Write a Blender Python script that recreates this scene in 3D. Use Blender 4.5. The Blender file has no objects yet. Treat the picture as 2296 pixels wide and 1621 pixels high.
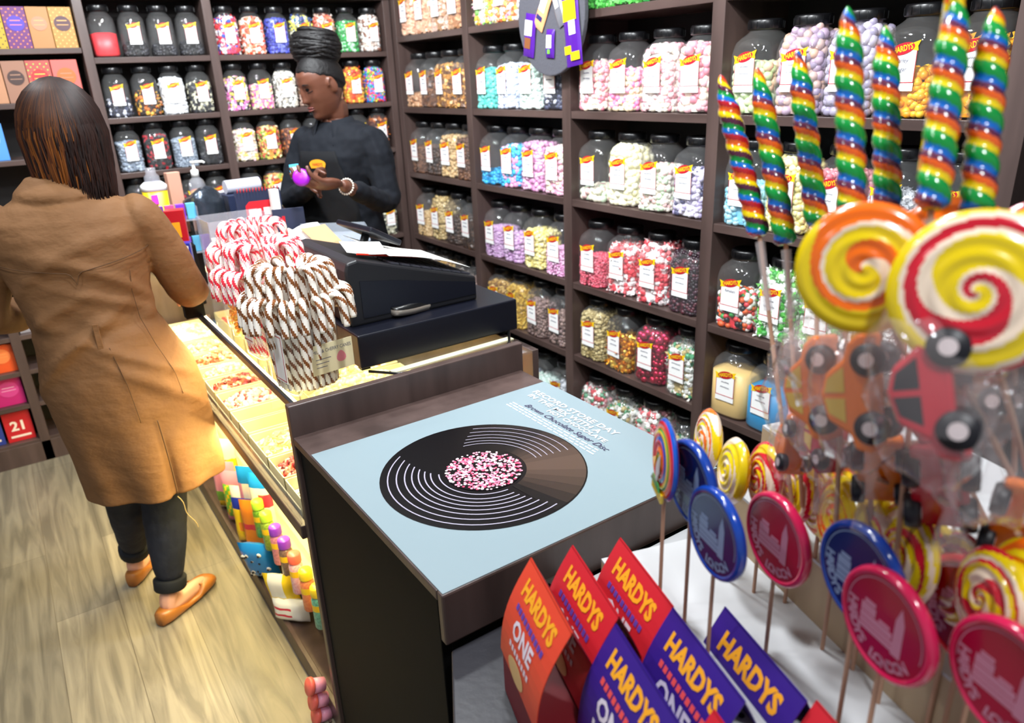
import bpy, math, random
from mathutils import Vector, Matrix, noise
from math import sin, cos, pi, radians, sqrt, atan2
random.seed(7)
SC = bpy.context.scene
COL = SC.collection
# ---------------------------------------------------------------- camera
F_PX, PITCH, ROLL, YAW, CAM_Z = 1647.6, .373, -.0434, .5879, 1.63
def cam_axes():
    f = Vector((sin(YAW)*cos(PITCH), cos(YAW)*cos(PITCH), -sin(PITCH)))
    r = Vector((cos(YAW), -sin(YAW), 0)); u = r.cross(f)
    return cos(ROLL)*r+sin(ROLL)*u, f, -sin(ROLL)*r+cos(ROLL)*u
CR, CF, CU = cam_axes()
cam_d = bpy.data.cameras.new('camera'); cam = bpy.data.objects.new('camera', cam_d); COL.objects.link(cam)
cam.matrix_world = Matrix(((CR.x, CU.x, -CF.x, 0), (CR.y, CU.y, -CF.y, 0), (CR.z, CU.z, -CF.z, CAM_Z), (0, 0, 0, 1)))
cam_d.sensor_width = 36; cam_d.lens = F_PX/2296*36; cam_d.clip_start = .02
cam_d.dof.use_dof = True; cam_d.dof.focus_distance = 1.5; cam_d.dof.aperture_fstop = 4.0
SC.camera = cam
# ---------------------------------------------------------------- view, world, light
SC.view_settings.view_transform = 'Standard'; SC.view_settings.look = 'None'
SC.view_settings.exposure = 0.0; SC.view_settings.gamma = 1; SC.view_settings.use_curve_mapping = False
try:
    SC.cycles.use_denoising = True; SC.cycles.max_bounces = 7; SC.cycles.transparent_max_bounces = 14
    SC.cycles.caustics_reflective = False; SC.cycles.caustics_refractive = False
    SC.cycles.sample_clamp_indirect = 5
except Exception: pass
W = bpy.data.worlds.new('world'); SC.world = W; W.use_nodes = True
W.node_tree.nodes['Background'].inputs[0].default_value = (.80, .88, 1, 1)
W.node_tree.nodes['Background'].inputs[1].default_value = .36
def area(name, loc, target, size, power, color=(1, .97, .92), sy=None):
    d = bpy.data.lights.new(name, 'AREA'); d.energy = power; d.color = color; d.size = size
    if sy: d.shape = 'RECTANGLE'; d.size_y = sy
    o = bpy.data.objects.new(name, d); COL.objects.link(o); o.location = loc
    o.rotation_euler = (Vector(target)-Vector(loc)).to_track_quat('-Z', 'Y').to_euler()
    return o
LC = (.93, .97, 1)
for i, (x, y, tx, ty, tz, p) in enumerate([(.75, 2.6, 1.4, 3.85, 1.3, 38), (-.2, 2.7, .25, 3.85, 1.2, 25), (.75, 1.9, 1.95, 2.7, 1.0, 39), (.7, 1.0, 1.95, 1.5, 1.0, 38),
                               (.2, .9, .7, 1.2, .9, 8), (-.6, 1.2, 0, 2.3, .8, 12), (.2, -.3, .9, .6, 1.0, 16)]):
    area('ceiling_lamp', (x, y, 2.62), (tx, ty, tz), .14, p, LC)
# ---------------------------------------------------------------- mesh helper
class MB:
    def __init__(s): s.v = []; s.f = []; s.m = []; s.s = []
    def add(s, vf, mi=0, M=None, smooth=False):
        v, f = vf; b = len(s.v)
        s.v += [tuple(M @ Vector(p)) for p in v] if M is not None else [tuple(p) for p in v]
        s.f += [tuple(i+b for i in q) for q in f]
        s.m += [mi]*len(f) if isinstance(mi, int) else list(mi)
        s.s += [smooth]*len(f)
        return s
    def mesh(s, name, mats):
        me = bpy.data.meshes.new(name); me.from_pydata(s.v, [], s.f)
        for m in (mats if isinstance(mats, (list, tuple)) else [mats]): me.materials.append(m)
        me.polygons.foreach_set('material_index', s.m); me.polygons.foreach_set('use_smooth', s.s)
        me.update(); return me
    def build(s, name, mats, parent=None, loc=None, rot=None, bevel=0):
        return link(name, s.mesh(name, mats), parent, loc, rot, bevel)
def link(name, me, parent=None, loc=None, rot=None, bevel=0):
    o = bpy.data.objects.new(name, me); COL.objects.link(o)
    if parent: o.parent = parent
    if loc is not None: o.location = loc
    if rot is not None: o.rotation_euler = rot
    if bevel:
        b = o.modifiers.new('bevel', 'BEVEL'); b.width = bevel; b.segments = 2; b.limit_method = 'ANGLE'
    return o
def T(x=0, y=0, z=0, rx=0, ry=0, rz=0, s=1):
    M = Matrix.Translation((x, y, z)) @ Matrix.Rotation(rz, 4, 'Z') @ Matrix.Rotation(ry, 4, 'Y') @ Matrix.Rotation(rx, 4, 'X')
    return M @ (Matrix.Diagonal((*s, 1)) if isinstance(s, (tuple, list)) else Matrix.Scale(s, 4))
def box(x0, x1, y0, y1, z0, z1):
    return ([(x0, y0, z0), (x1, y0, z0), (x1, y1, z0), (x0, y1, z0), (x0, y0, z1), (x1, y0, z1), (x1, y1, z1), (x0, y1, z1)],
            [(3, 2, 1, 0), (4, 5, 6, 7), (0, 1, 5, 4), (1, 2, 6, 5), (2, 3, 7, 6), (3, 0, 4, 7)])
def lathe(prof, n=24, p=2, cap0=True, cap1=True):
    v = []; f = []
    for q in prof:
        r, z = q[0], q[1]; e = 2/(q[2] if len(q) > 2 else p)
        for j in range(n):
            a = 2*pi*j/n; c, s_ = cos(a), sin(a)
            v.append((r*math.copysign(abs(c)**e, c), r*math.copysign(abs(s_)**e, s_), z))
    for i in range(len(prof)-1):
        for j in range(n):
            k = (j+1) % n; f.append((i*n+j, i*n+k, (i+1)*n+k, (i+1)*n+j))
    if cap0: f.append(tuple(range(n-1, -1, -1)))
    if cap1: f.append(tuple(range((len(prof)-1)*n, len(prof)*n)))
    return v, f
def tube(pts, rad, n=8, caps=True, flat=1.0):
    pts = [Vector(p) for p in pts]; N = len(pts); v = []; f = []
    if not isinstance(rad, (list, tuple)): rad = [rad]*N
    up = None
    for i, p in enumerate(pts):
        t = (pts[min(i+1, N-1)]-pts[max(i-1, 0)]).normalized()
        if up is None:
            up = Vector((0, 0, 1)) if abs(t.z) < .9 else Vector((1, 0, 0))
        a = (up-t*up.dot(t)).normalized(); b = t.cross(a); up = a
        for j in range(n):
            th = 2*pi*j/n; v.append(tuple(p+(a*cos(th)+b*sin(th)*flat)*rad[i]))
    for i in range(N-1):
        for j in range(n):
            k = (j+1) % n; f.append((i*n+j, i*n+k, (i+1)*n+k, (i+1)*n+j))
    if caps: f.append(tuple(range(n-1, -1, -1))); f.append(tuple(range((N-1)*n, N*n)))
    return v, f
def prism(poly, z0, z1):
    n = len(poly); v = [(x, y, z0) for x, y in poly]+[(x, y, z1) for x, y in poly]
    return v, [tuple(range(n-1, -1, -1)), tuple(range(n, 2*n))]+[(i, (i+1) % n, n+(i+1) % n, n+i) for i in range(n)]
def ball(r=1, nu=12, nv=8, M=None):
    v = [(0, 0, r)]; f = []
    for i in range(1, nv):
        for j in range(nu):
            a, b = pi*i/nv, 2*pi*j/nu; v.append((r*sin(a)*cos(b), r*sin(a)*sin(b), r*cos(a)))
    v.append((0, 0, -r)); L = len(v)-1
    for j in range(nu):
        k = (j+1) % nu; f.append((0, 1+j, 1+k)); f.append((L, 1+(nv-2)*nu+k, 1+(nv-2)*nu+j))
        for i in range(nv-2): f.append((1+i*nu+j, 1+(i+1)*nu+j, 1+(i+1)*nu+k, 1+i*nu+k))
    return v, f
def loft(rings, n=32, e=2.0):
    """rings: (cx,cy,cz,rx,ry,yaw)"""
    v = []; f = []
    for (cx, cy, cz, rx, ry, yaw) in rings:
        for j in range(n):
            a = 2*pi*j/n; c, s_ = cos(a), sin(a)
            x = rx*math.copysign(abs(c)**(2/e), c); y = ry*math.copysign(abs(s_)**(2/e), s_)
            v.append((cx+x*cos(yaw)-y*sin(yaw), cy+x*sin(yaw)+y*cos(yaw), cz))
    for i in range(len(rings)-1):
        for j in range(n):
            k = (j+1) % n; f.append((i*n+j, i*n+k, (i+1)*n+k, (i+1)*n+j))
    f.append(tuple(range(n-1, -1, -1))); f.append(tuple(range((len(rings)-1)*n, len(rings)*n)))
    return v, f
def text(s, h, shear=0, bold=0, align='CENTER', sp=1.0):
    c = bpy.data.curves.new('t', 'FONT'); c.body = s; c.size = h/.7; c.align_x = align; c.align_y = 'CENTER'
    c.shear = shear; c.offset = bold; c.resolution_u = 2; c.space_character = sp
    o = bpy.data.objects.new('t', c); COL.objects.link(o)
    me = o.to_mesh(); v = [tuple(p.co) for p in me.vertices]; f = [tuple(p.vertices) for p in me.polygons]
    o.to_mesh_clear(); bpy.data.objects.remove(o); bpy.data.curves.remove(c)
    return v, f
_txt = {}
def textc(*a, **k):
    key = (a, tuple(sorted(k.items())))
    if key not in _txt: _txt[key] = text(*a, **k)
    return _txt[key]
# ---------------------------------------------------------------- materials
MATS = {}
def hexc(c):
    if isinstance(c, str):
        c = c.lstrip('#'); c = [int(c[i:i+2], 16)/255 for i in (0, 2, 4)]
        return tuple((x/12.92 if x <= .04045 else ((x+.055)/1.055)**2.4) for x in c)+(1,)
    return tuple(c)+(1,) if len(c) == 3 else tuple(c)
def P(name, col, rough=.5, metal=0, spec=.5, coat=0, bump=None, trans=0, sss=0, alpha=1, sheen=0, var=None):
    """var=(scale, amount, stretch) colour noise; bump=(scale, strength, stretch)"""
    if name in MATS: return MATS[name]
    m = bpy.data.materials.new(name); m.use_nodes = True; nt = m.node_tree; b = nt.nodes['Principled BSDF']
    c = hexc(col); b.inputs['Base Color'].default_value = c; b.inputs['Roughness'].default_value = rough
    b.inputs['Metallic'].default_value = metal; b.inputs['Specular IOR Level'].default_value = spec
    b.inputs['Coat Weight'].default_value = coat; b.inputs['Coat Roughness'].default_value = .08
    b.inputs['Transmission Weight'].default_value = trans; b.inputs['Alpha'].default_value = alpha
    b.inputs['Sheen Weight'].default_value = sheen
    if sss: b.inputs['Subsurface Weight'].default_value = sss; b.inputs['Subsurface Radius'].default_value = (.01, .005, .003)
    def nz(scale, stretch, det=4):
        tc = nt.nodes.new('ShaderNodeTexCoord'); mp = nt.nodes.new('ShaderNodeMapping'); n = nt.nodes.new('ShaderNodeTexNoise')
        mp.inputs['Scale'].default_value = stretch; n.inputs['Scale'].default_value = scale; n.inputs['Detail'].default_value = det
        nt.links.new(tc.outputs['Object'], mp.inputs[0]); nt.links.new(mp.outputs[0], n.inputs['Vector']); return n
    if var:
        n = nz(var[0], var[2] if len(var) > 2 else (1, 1, 1)); r = nt.nodes.new('ShaderNodeValToRGB')
        a = var[1]; r.color_ramp.elements[0].position = .3; r.color_ramp.elements[1].position = .7
        r.color_ramp.elements[0].color = tuple(x*(1-a) for x in c[:3])+(1,)
        r.color_ramp.elements[1].color = tuple(min(1, x*(1+a)+a*.02) for x in c[:3])+(1,)
        nt.links.new(n.outputs['Fac'], r.inputs[0]); nt.links.new(r.outputs[0], b.inputs['Base Color'])
    if bump:
        n = nz(bump[0], bump[2] if len(bump) > 2 else (1, 1, 1)); bp = nt.nodes.new('ShaderNodeBump')
        bp.inputs['Strength'].default_value = bump[1]; bp.inputs['Distance'].default_value = bump[3] if len(bump) > 3 else .005
        nt.links.new(n.outputs['Fac'], bp.inputs['Height']); nt.links.new(bp.outputs[0], b.inputs['Normal'])
    MATS[name] = m; return m
def clear(name, tint=(1, 1, 1), haze=.05, ior=1.45, rough=.04, hazecol=(1, 1, 1), bump=None):
    """thin clear plastic or glass: transparent + fresnel gloss + a little milky haze"""
    if name in MATS: return MATS[name]
    m = bpy.data.materials.new(name); m.use_nodes = True; nt = m.node_tree; nt.nodes.clear()
    N = nt.nodes.new; L = nt.links.new
    out = N('ShaderNodeOutputMaterial'); tr = N('ShaderNodeBsdfTransparent'); gl = N('ShaderNodeBsdfGlossy'); df = N('ShaderNodeBsdfDiffuse')
    fr = N('ShaderNodeFresnel'); m1 = N('ShaderNodeMixShader'); m2 = N('ShaderNodeMixShader')
    tr.inputs[0].default_value = (*tint, 1); gl.inputs['Roughness'].default_value = rough; df.inputs[0].default_value = (*hazecol, 1)
    fr.inputs['IOR'].default_value = ior; m1.inputs[0].default_value = haze
    ge = N('ShaderNodeNewGeometry'); iv = N('ShaderNodeMath'); iv.operation = 'SUBTRACT'; iv.inputs[0].default_value = 1; mu = N('ShaderNodeMath'); mu.operation = 'MULTIPLY'
    L(ge.outputs['Backfacing'], iv.inputs[1]); L(iv.outputs[0], mu.inputs[0]); L(fr.outputs[0], mu.inputs[1])   # thin sheet: only its outer side reflects
    L(tr.outputs[0], m1.inputs[1]); L(df.outputs[0], m1.inputs[2]); L(mu.outputs[0], m2.inputs[0])
    L(m1.outputs[0], m2.inputs[1]); L(gl.outputs[0], m2.inputs[2]); L(m2.outputs[0], out.inputs[0])
    if bump:
        n = N('ShaderNodeTexNoise'); n.inputs['Scale'].default_value = bump[0]; bp = N('ShaderNodeBump'); bp.inputs['Strength'].default_value = bump[1]
        bp.inputs['Distance'].default_value = .004; tc = N('ShaderNodeTexCoord'); L(tc.outputs['Object'], n.inputs['Vector'])
        L(n.outputs['Fac'], bp.inputs['Height']); L(bp.outputs[0], gl.inputs['Normal']); L(bp.outputs[0], fr.inputs['Normal'])
    MATS[name] = m; return m
def palette(name, cols, rough=.4, metal=0, spec=.5, bump=0):
    """each separate sweet takes one of the colours"""
    if name in MATS: return MATS[name]
    m = bpy.data.materials.new(name); m.use_nodes = True; nt = m.node_tree; b = nt.nodes['Principled BSDF']
    g = nt.nodes.new('ShaderNodeNewGeometry'); r = nt.nodes.new('ShaderNodeValToRGB'); r.color_ramp.interpolation = 'CONSTANT'
    n = len(cols)
    for i, c in enumerate(cols):
        e = r.color_ramp.elements[0] if i == 0 else (r.color_ramp.elements[1] if i == 1 else r.color_ramp.elements.new(i/n))
        e.position = i/n; e.color = hexc(c)
    if n == 1: r.color_ramp.elements[1].position = 1; r.color_ramp.elements[1].color = hexc(cols[0])
    nt.links.new(g.outputs['Random Per Island'], r.inputs[0]); nt.links.new(r.outputs[0], b.inputs['Base Color'])
    b.inputs['Roughness'].default_value = rough; b.inputs['Metallic'].default_value = metal; b.inputs['Specular IOR Level'].default_value = spec
    if bump:
        tc = nt.nodes.new('ShaderNodeTexCoord'); nn = nt.nodes.new('ShaderNodeTexNoise'); nn.inputs['Scale'].default_value = bump
        mx = nt.nodes.new('ShaderNodeMixRGB'); mx.blend_type = 'OVERLAY'; mx.inputs[0].default_value = .9
        nt.links.new(tc.outputs['Object'], nn.inputs['Vector']); nt.links.new(r.outputs[0], mx.inputs[1]); nt.links.new(nn.outputs['Fac'], mx.inputs[2])
        nt.links.new(mx.outputs[0], b.inputs['Base Color'])
    MATS[name] = m; return m
WOOD = P('dark_stained_wood', '#4a3a36', .38, spec=.5, bump=(30, .15, (1, 1, .15)), var=(14, .3, (1, 1, .12)))
WOODX = P('dark_stained_wood_shelf', '#4a3a36', .33, spec=.5, var=(14, .3, (.2, .2, 1)))
BACKP = P('dark_back_panel', '#17110f', .7)
WHITE = P('white_card', '#f4f4f2', .5); BLACKPL = P('black_plastic', '#0c0c0e', .3); RED = P('label_red', '#b5172a', .4)
YEL = P('label_yellow', '#f0c713', .4); GOLD = P('label_gold', '#e8a01c', .4); INK = P('handwriting_ink', '#55546c', .6)
PLASTIC = clear('clear_jar_plastic', (.97, .975, .98), .034, 1.45, .05)
GLASS = clear('clear_glass', (.98, .99, .98), .015, 1.45, .02)
# ---------------------------------------------------------------- tagging
def tag(o, label=None, cat=None, group=None, kind=None):
    if label: o['label'] = label
    if cat: o['category'] = cat
    if group: o['group'] = group
    if kind: o['kind'] = kind
    return o
def thing(name, label, cat, loc=(0, 0, 0), rz=0, group=None):
    o = bpy.data.objects.new(name, None); COL.objects.link(o); o.location = loc; o.rotation_euler = (0, 0, rz); o.empty_display_size = .05
    return tag(o, label, cat, group)
def dup(o, parent=None):
    c = o.copy(); COL.objects.link(c); c.parent = parent
    for ch in list(o.children): dup(ch, c)
    return c
def struct(name, mb, mats, **k): return tag(mb.build(name, mats, **k), kind='structure')
# ---------------------------------------------------------------- room
floor_m = bpy.data.materials.new('wood_floor'); floor_m.use_nodes = True
def _floor(m):
    nt = m.node_tree; N = nt.nodes.new; L = nt.links.new; b = nt.nodes['Principled BSDF']
    tc = N('ShaderNodeTexCoord'); rot = N('ShaderNodeMapping'); rot.inputs['Rotation'].default_value = (0, 0, pi/2)
    br = N('ShaderNodeTexBrick'); br.inputs['Scale'].default_value = 1; br.inputs['Brick Width'].default_value = 1.25; br.inputs['Row Height'].default_value = .19
    br.inputs['Mortar Size'].default_value = .0012; br.inputs['Color1'].default_value = hexc('#968c78'); br.inputs['Color2'].default_value = hexc('#7d7565')
    br.inputs['Mortar'].default_value = hexc('#6b6252'); br.offset = .37
    L(tc.outputs['Object'], rot.inputs[0]); L(rot.outputs[0], br.inputs['Vector'])
    mp = N('ShaderNodeMapping'); mp.inputs['Scale'].default_value = (9, .7, 1); L(tc.outputs['Object'], mp.inputs[0])
    n1 = N('ShaderNodeTexNoise'); n1.inputs['Scale'].default_value = 2.6; n1.inputs['Detail'].default_value = 6; n1.inputs['Distortion'].default_value = 1.6
    L(mp.outputs[0], n1.inputs['Vector'])
    r = N('ShaderNodeValToRGB'); r.color_ramp.elements[0].position = .35; r.color_ramp.elements[0].color = (.50, .50, .50, 1)
    r.color_ramp.elements[1].position = .62; r.color_ramp.elements[1].color = (1.1, 1.1, 1.08, 1); L(n1.outputs['Fac'], r.inputs[0])
    mx = N('ShaderNodeMixRGB'); mx.blend_type = 'MULTIPLY'; mx.inputs[0].default_value = .8; L(br.outputs['Color'], mx.inputs[1]); L(r.outputs[0], mx.inputs[2])
    L(mx.outputs[0], b.inputs['Base Color']); b.inputs['Roughness'].default_value = .42
_floor(floor_m)
struct('floor', MB().add(box(-2.6, 2.4, -1.5, 4.35, -.03, 0)), floor_m)
WALLM = P('dark_wall', '#2a2422', .8); CEILM = P('ceiling_white', '#d8d8d6', .9)
struct('wall_back', MB().add(box(-2.6, 2.4, 4.28, 4.35, 0, 2.75)), WALLM)
struct('wall_right', MB().add(box(2.29, 2.36, -1.5, 4.28, 0, 2.75)), WALLM)
struct('ceiling', MB().add(box(-2.6, 2.4, -1.5, 4.35, 2.75, 2.8)), CEILM)
# ---------------------------------------------------------------- shelving, right wall (front plane x = 1.9)
RX = 1.9; RD = .30
RZ = [.115, .468, .796, 1.144, 1.4846, 1.834, 2.18]           # shelf top heights
RU = [(3.81, 3.86), (3.098, 3.146), (2.365, 2.417), (1.626, 1.675), (.76, .82)]
unit = thing('wall_shelving', 'tall dark brown wooden shelving of jars along the right wall', 'shelving unit', (RX, 2.3, 0))
def ub(name, x0, x1, y0, y1, z0, z1, m, parent=unit, o=(RX, 2.3, 0), bev=.0015):
    return MB().add(box(x0-o[0], x1-o[0], y0-o[1], y1-o[1], z0-o[2], z1-o[2])).build(name, m, parent, bevel=bev)
for (a, b) in RU: ub('upright', RX, RX+RD, a, b, 0, 2.5, WOOD)
for i in range(4):
    for z in RZ: ub('shelf', RX+.004, RX+RD, RU[i+1][1], RU[i][0], z-.028, z, WOODX)
    ub('plinth', RX+.03, RX+.05, RU[i+1][1], RU[i][0], 0, RZ[0]-.028, WOOD)
ub('back_panel', RX+RD, RX+RD+.012, RU[4][0], RU[0][1], 0, 2.5, BACKP)
# ---------------------------------------------------------------- shelving, back wall (front plane y = 3.854)
BY = 3.854; BD = .24
BZ = [.80, 1.035, 1.276, 1.516, 1.767]
BU = [(.429, .467), (.953, .993)]
unitb = thing('wall_shelving', 'dark brown wooden shelving of small jars along the back wall', 'shelving unit', (.95, BY, 0))
OB = (.95, BY, 0)
def bb(name, *a, m=WOOD): return ub(name, *a, m, parent=unitb, o=OB)
for (a, b) in BU+[(1.858, 1.895)]: bb('upright', a, b, BY, BY+BD, 0, 2.012)
for a, b in ((BU[0][1], BU[1][0]), (BU[1][1], 1.858)):
    for z in [.115, .34, .57]+BZ: bb('shelf', a, b, BY+.004, BY+BD, z-.024, z, m=WOODX)
bb('top_board', BU[0][1]-.03, 1.895, BY-.006, BY+BD, 2.012, 2.04)
bb('back_panel', BU[0][0], 1.895, BY+BD, BY+BD+.012, 0, 2.04, m=BACKP)
bb('plinth', BU[0][1], 1.858, BY+.02, BY+.04, 0, .09)
# ---------------------------------------------------------------- jars
JAR = {'A': dict(w=.079, h=.262, nr=.046, lid=(.052, .028), n=36), 'B': dict(w=.054, h=.205, nr=.034, lid=(.040, .026), n=28)}
def jar_body(t):
    w, h, nr = JAR[t]['w'], JAR[t]['h'], JAR[t]['nr']; k = 3.6 if t == 'A' else 3.0
    pr = [(w*.80, 0, k), (w*.93, .004, k), (w, .014, k), (w, h*.30, k), (w, h*.66, k), (w*.985, h*.72, k-.5), (w*.93, h*.775, 3), (w*.82, h*.82, 2.5), (nr*1.12, h*.865, 2.1), (nr, h*.885, 2), (nr, h*.94, 2)]
    return MB().add(lathe(pr, JAR[t]['n'], cap1=False), 0, smooth=True).mesh('jar_body', PLASTIC)
def jar_lid(t, m):
    r, hh = JAR[t]['lid']; z = JAR[t]['h']*.905; n = 30; mb = MB()
    mb.add(lathe([(r*.97, z), (r, z+.002), (r, z+hh*.8), (r*.95, z+hh), (r*.8, z+hh), (r*.76, z+hh-.003)], n), 0, smooth=True)
    for j in range(n):
        if j % 2 == 0: mb.add(box(-.0006, .0006, r, r+.0012, z+.003, z+hh*.75), 0, T(rz=2*pi*j/n))
    return mb.mesh('jar_lid', m)
def jar_label(t, variant=0):
    """paper label in the jar's -Y face; bent at its edges to follow the jar"""
    w, h = JAR[t]['w'], JAR[t]['h']; lw = w*.47; z0 = h*.25; z1 = h*.70; y = -w-.0012; mb = MB()
    H = z1-z0; ze = z0+H*.80
    mb.add(box(-lw, lw, y, y+.0004, z0, ze), 0)
    t_ = .0016 if t == 'A' else .0013
    def bar(xa, xb, za, zb, mi, dy=.0006): mb.add(box(xa, xb, y-dy, y, za, zb), mi)
    zr = z0+H*.16
    bar(-lw, lw, zr, zr+t_*1.3, 1); bar(-lw, -lw+t_, zr, ze, 1); bar(lw-t_, lw, zr, ze, 1)
    for s in (-1, 1):                                             # yellow banner wings
        dz = s*H*.055
        poly = [(s*lw*.55, ze-H*.05+dz), (s*lw*1.06, ze-H*.07+dz), (s*lw*1.0, ze+H*.02+dz), (s*lw*1.16, ze+H*.13+dz), (s*lw*.62, ze+H*.08+dz)]
        if s < 0: poly = poly[::-1]
        mb.add(prism(poly, 0, .0004), 2, T(0, y-.0004, 0, rx=pi/2))
    el = [(lw*.82*cos(a), H*.115*sin(a)) for a in [2*pi*k/20 for k in range(20)]]
    mb.add(prism(el, 0, .0005), 1, T(0, y-.0009, ze+H*.03) @ Matrix.Rotation(-.22, 4, 'Y') @ T(rx=pi/2))
    mb.add(textc('HARDYS', H*.115, bold=.0004), 2, T(0, y-.0017, ze+H*.03) @ Matrix.Rotation(-.22, 4, 'Y') @ T(rx=pi/2, s=(lw*1.25/(H*.115*4.9), 1, 1)))
    words = {1: ('Barley', 'Sugar'), 2: ('Refreshers', '')}.get(variant)
    if words:
        for k, wd in enumerate(words):
            if wd: mb.add(textc(wd, H*.09, shear=.3), 4, T(0, y-.001, z0+H*(.60-.17*k), rx=pi/2, s=(.62 if len(wd) > 7 else .85, 1, 1)))
    else:                                                         # illegible handwriting
        rnd = random.Random(variant)
        for k in range(2):
            L_ = lw*rnd.uniform(.35, .6); zz = z0+H*(.60-.16*k); pts = []
            for q in range(17): pts.append((-L_+2*L_*q/16, y-.001, zz+(q % 2-.5)*H*.05*rnd.uniform(.3, 1)))
            mb.add(tube(pts, H*.006, 4), 4)
    return mb.mesh('jar_label', [WHITE, RED, YEL, GOLD, INK])
BODY = {t: jar_body(t) for t in 'AB'}
LID = {t: jar_lid(t, BLACKPL) for t in 'AB'}
LIDB = jar_lid('A', P('blue_lid', '#1478c8', .4))
LAB = {(t, k): jar_label(t, k) for t in 'AB' for k in ((0, 1, 2, 3, 4, 5) if t == 'A' else (0, 3, 4))}
def lump(shape, rnd):
    r = 1.0
    if shape == 'ball': return ball(1, 7, 5)
    if shape == 'pebble': return ball(1, 6, 4)
    if shape == 'chunk': return box(-.8, .8, -.8, .8, -.6, .6)
    if shape == 'wrap':
        v, f = ball(1, 6, 4); v = [(x*.9, y*.9, z*.8) for x, y, z in v]; b = len(v)
        for s in (-1, 1):
            v += [(s*.7, 0, 0), (s*1.7, .55, .3), (s*1.7, -.5, -.3), (s*1.5, 0, .5)]; f += [(b, b+1, b+3), (b, b+3, b+2)]; b += 4
        return v, f
SZ = {'ball': .0085, 'bean': .006, 'pebble': .0115, 'chunk': .0105, 'wrap': .0145, 'big': .0155}
_fill = {}
def fill_mesh(t, shape, level):
    key = (t, shape, level)
    if key in _fill: return _fill[key]
    rnd = random.Random(hash(shape) % 97 if False else sum(map(ord, shape))+int(level*100)); w, h = JAR[t]['w'], JAR[t]['h']
    mb = MB(); k = 3.6 if t == 'A' else 3.0
    if shape == 'powder':
        top = h*level; mb.add(lathe([(w*.9, .003, k), (w*.975, .012, k), (w*.975, top, k), (w*.6, top+.006, 2.5), (w*.2, top+.004, 2)], 24), 0, smooth=True)
        me = mb.mesh('sweets', WHITE); _fill[key] = me; return me
    s = SZ[shape]*(1 if t == 'A' else .82); base = {'bean': 'pebble', 'big': 'ball'}.get(shape, shape)
    def wz(z):
        u = z/h
        return w if u < .66 else w*(1-.17*((u-.66)/.16)) if u < .82 else w*(.83-.35*((u-.82)/.05))
    top = h*level; z = s*.8
    core = lathe([(w*.8, .004, k), (w*.82, .012, k), (w*.82, max(top*.6, top-.03), k), (w*.45, top-s, 2.3)], 16); mb.add(core, 0)
    while z < top:
        ww = wz(z)-s*.95; e = 2/k; n = max(6, int(2*pi*ww*1.12/(s*1.55)))
        for j in range(n):
            a = 2*pi*(j+rnd.random()*.6)/n; c, q = cos(a), sin(a); rr = ww*rnd.uniform(.93, 1)
            p = (rr*math.copysign(abs(c)**e, c), rr*math.copysign(abs(q)**e, q), max(s*.75, z+rnd.uniform(-.6, .6)*s))
            mb.add(lump(base, rnd), 0, T(*p, rnd.random()*3, rnd.random()*3, rnd.random()*3, s*rnd.uniform(.82, 1.1)), smooth=base in ('ball', 'pebble'))
        z += s*1.22
    for _ in range(int(2.2*(w/s)**2)):
        a, rr = rnd.random()*2*pi, sqrt(rnd.random())*(wz(top)-s)
        mb.add(lump(base, rnd), 0, T(rr*cos(a), rr*sin(a), top-s*.4+(1-rr/w)*.012+rnd.uniform(-.5, .5)*s, rnd.random()*3, rnd.random()*3, 0, s*rnd.uniform(.85, 1.1)), smooth=base in ('ball', 'pebble'))
    me = mb.mesh('sweets', WHITE); _fill[key] = me; return me
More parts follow.
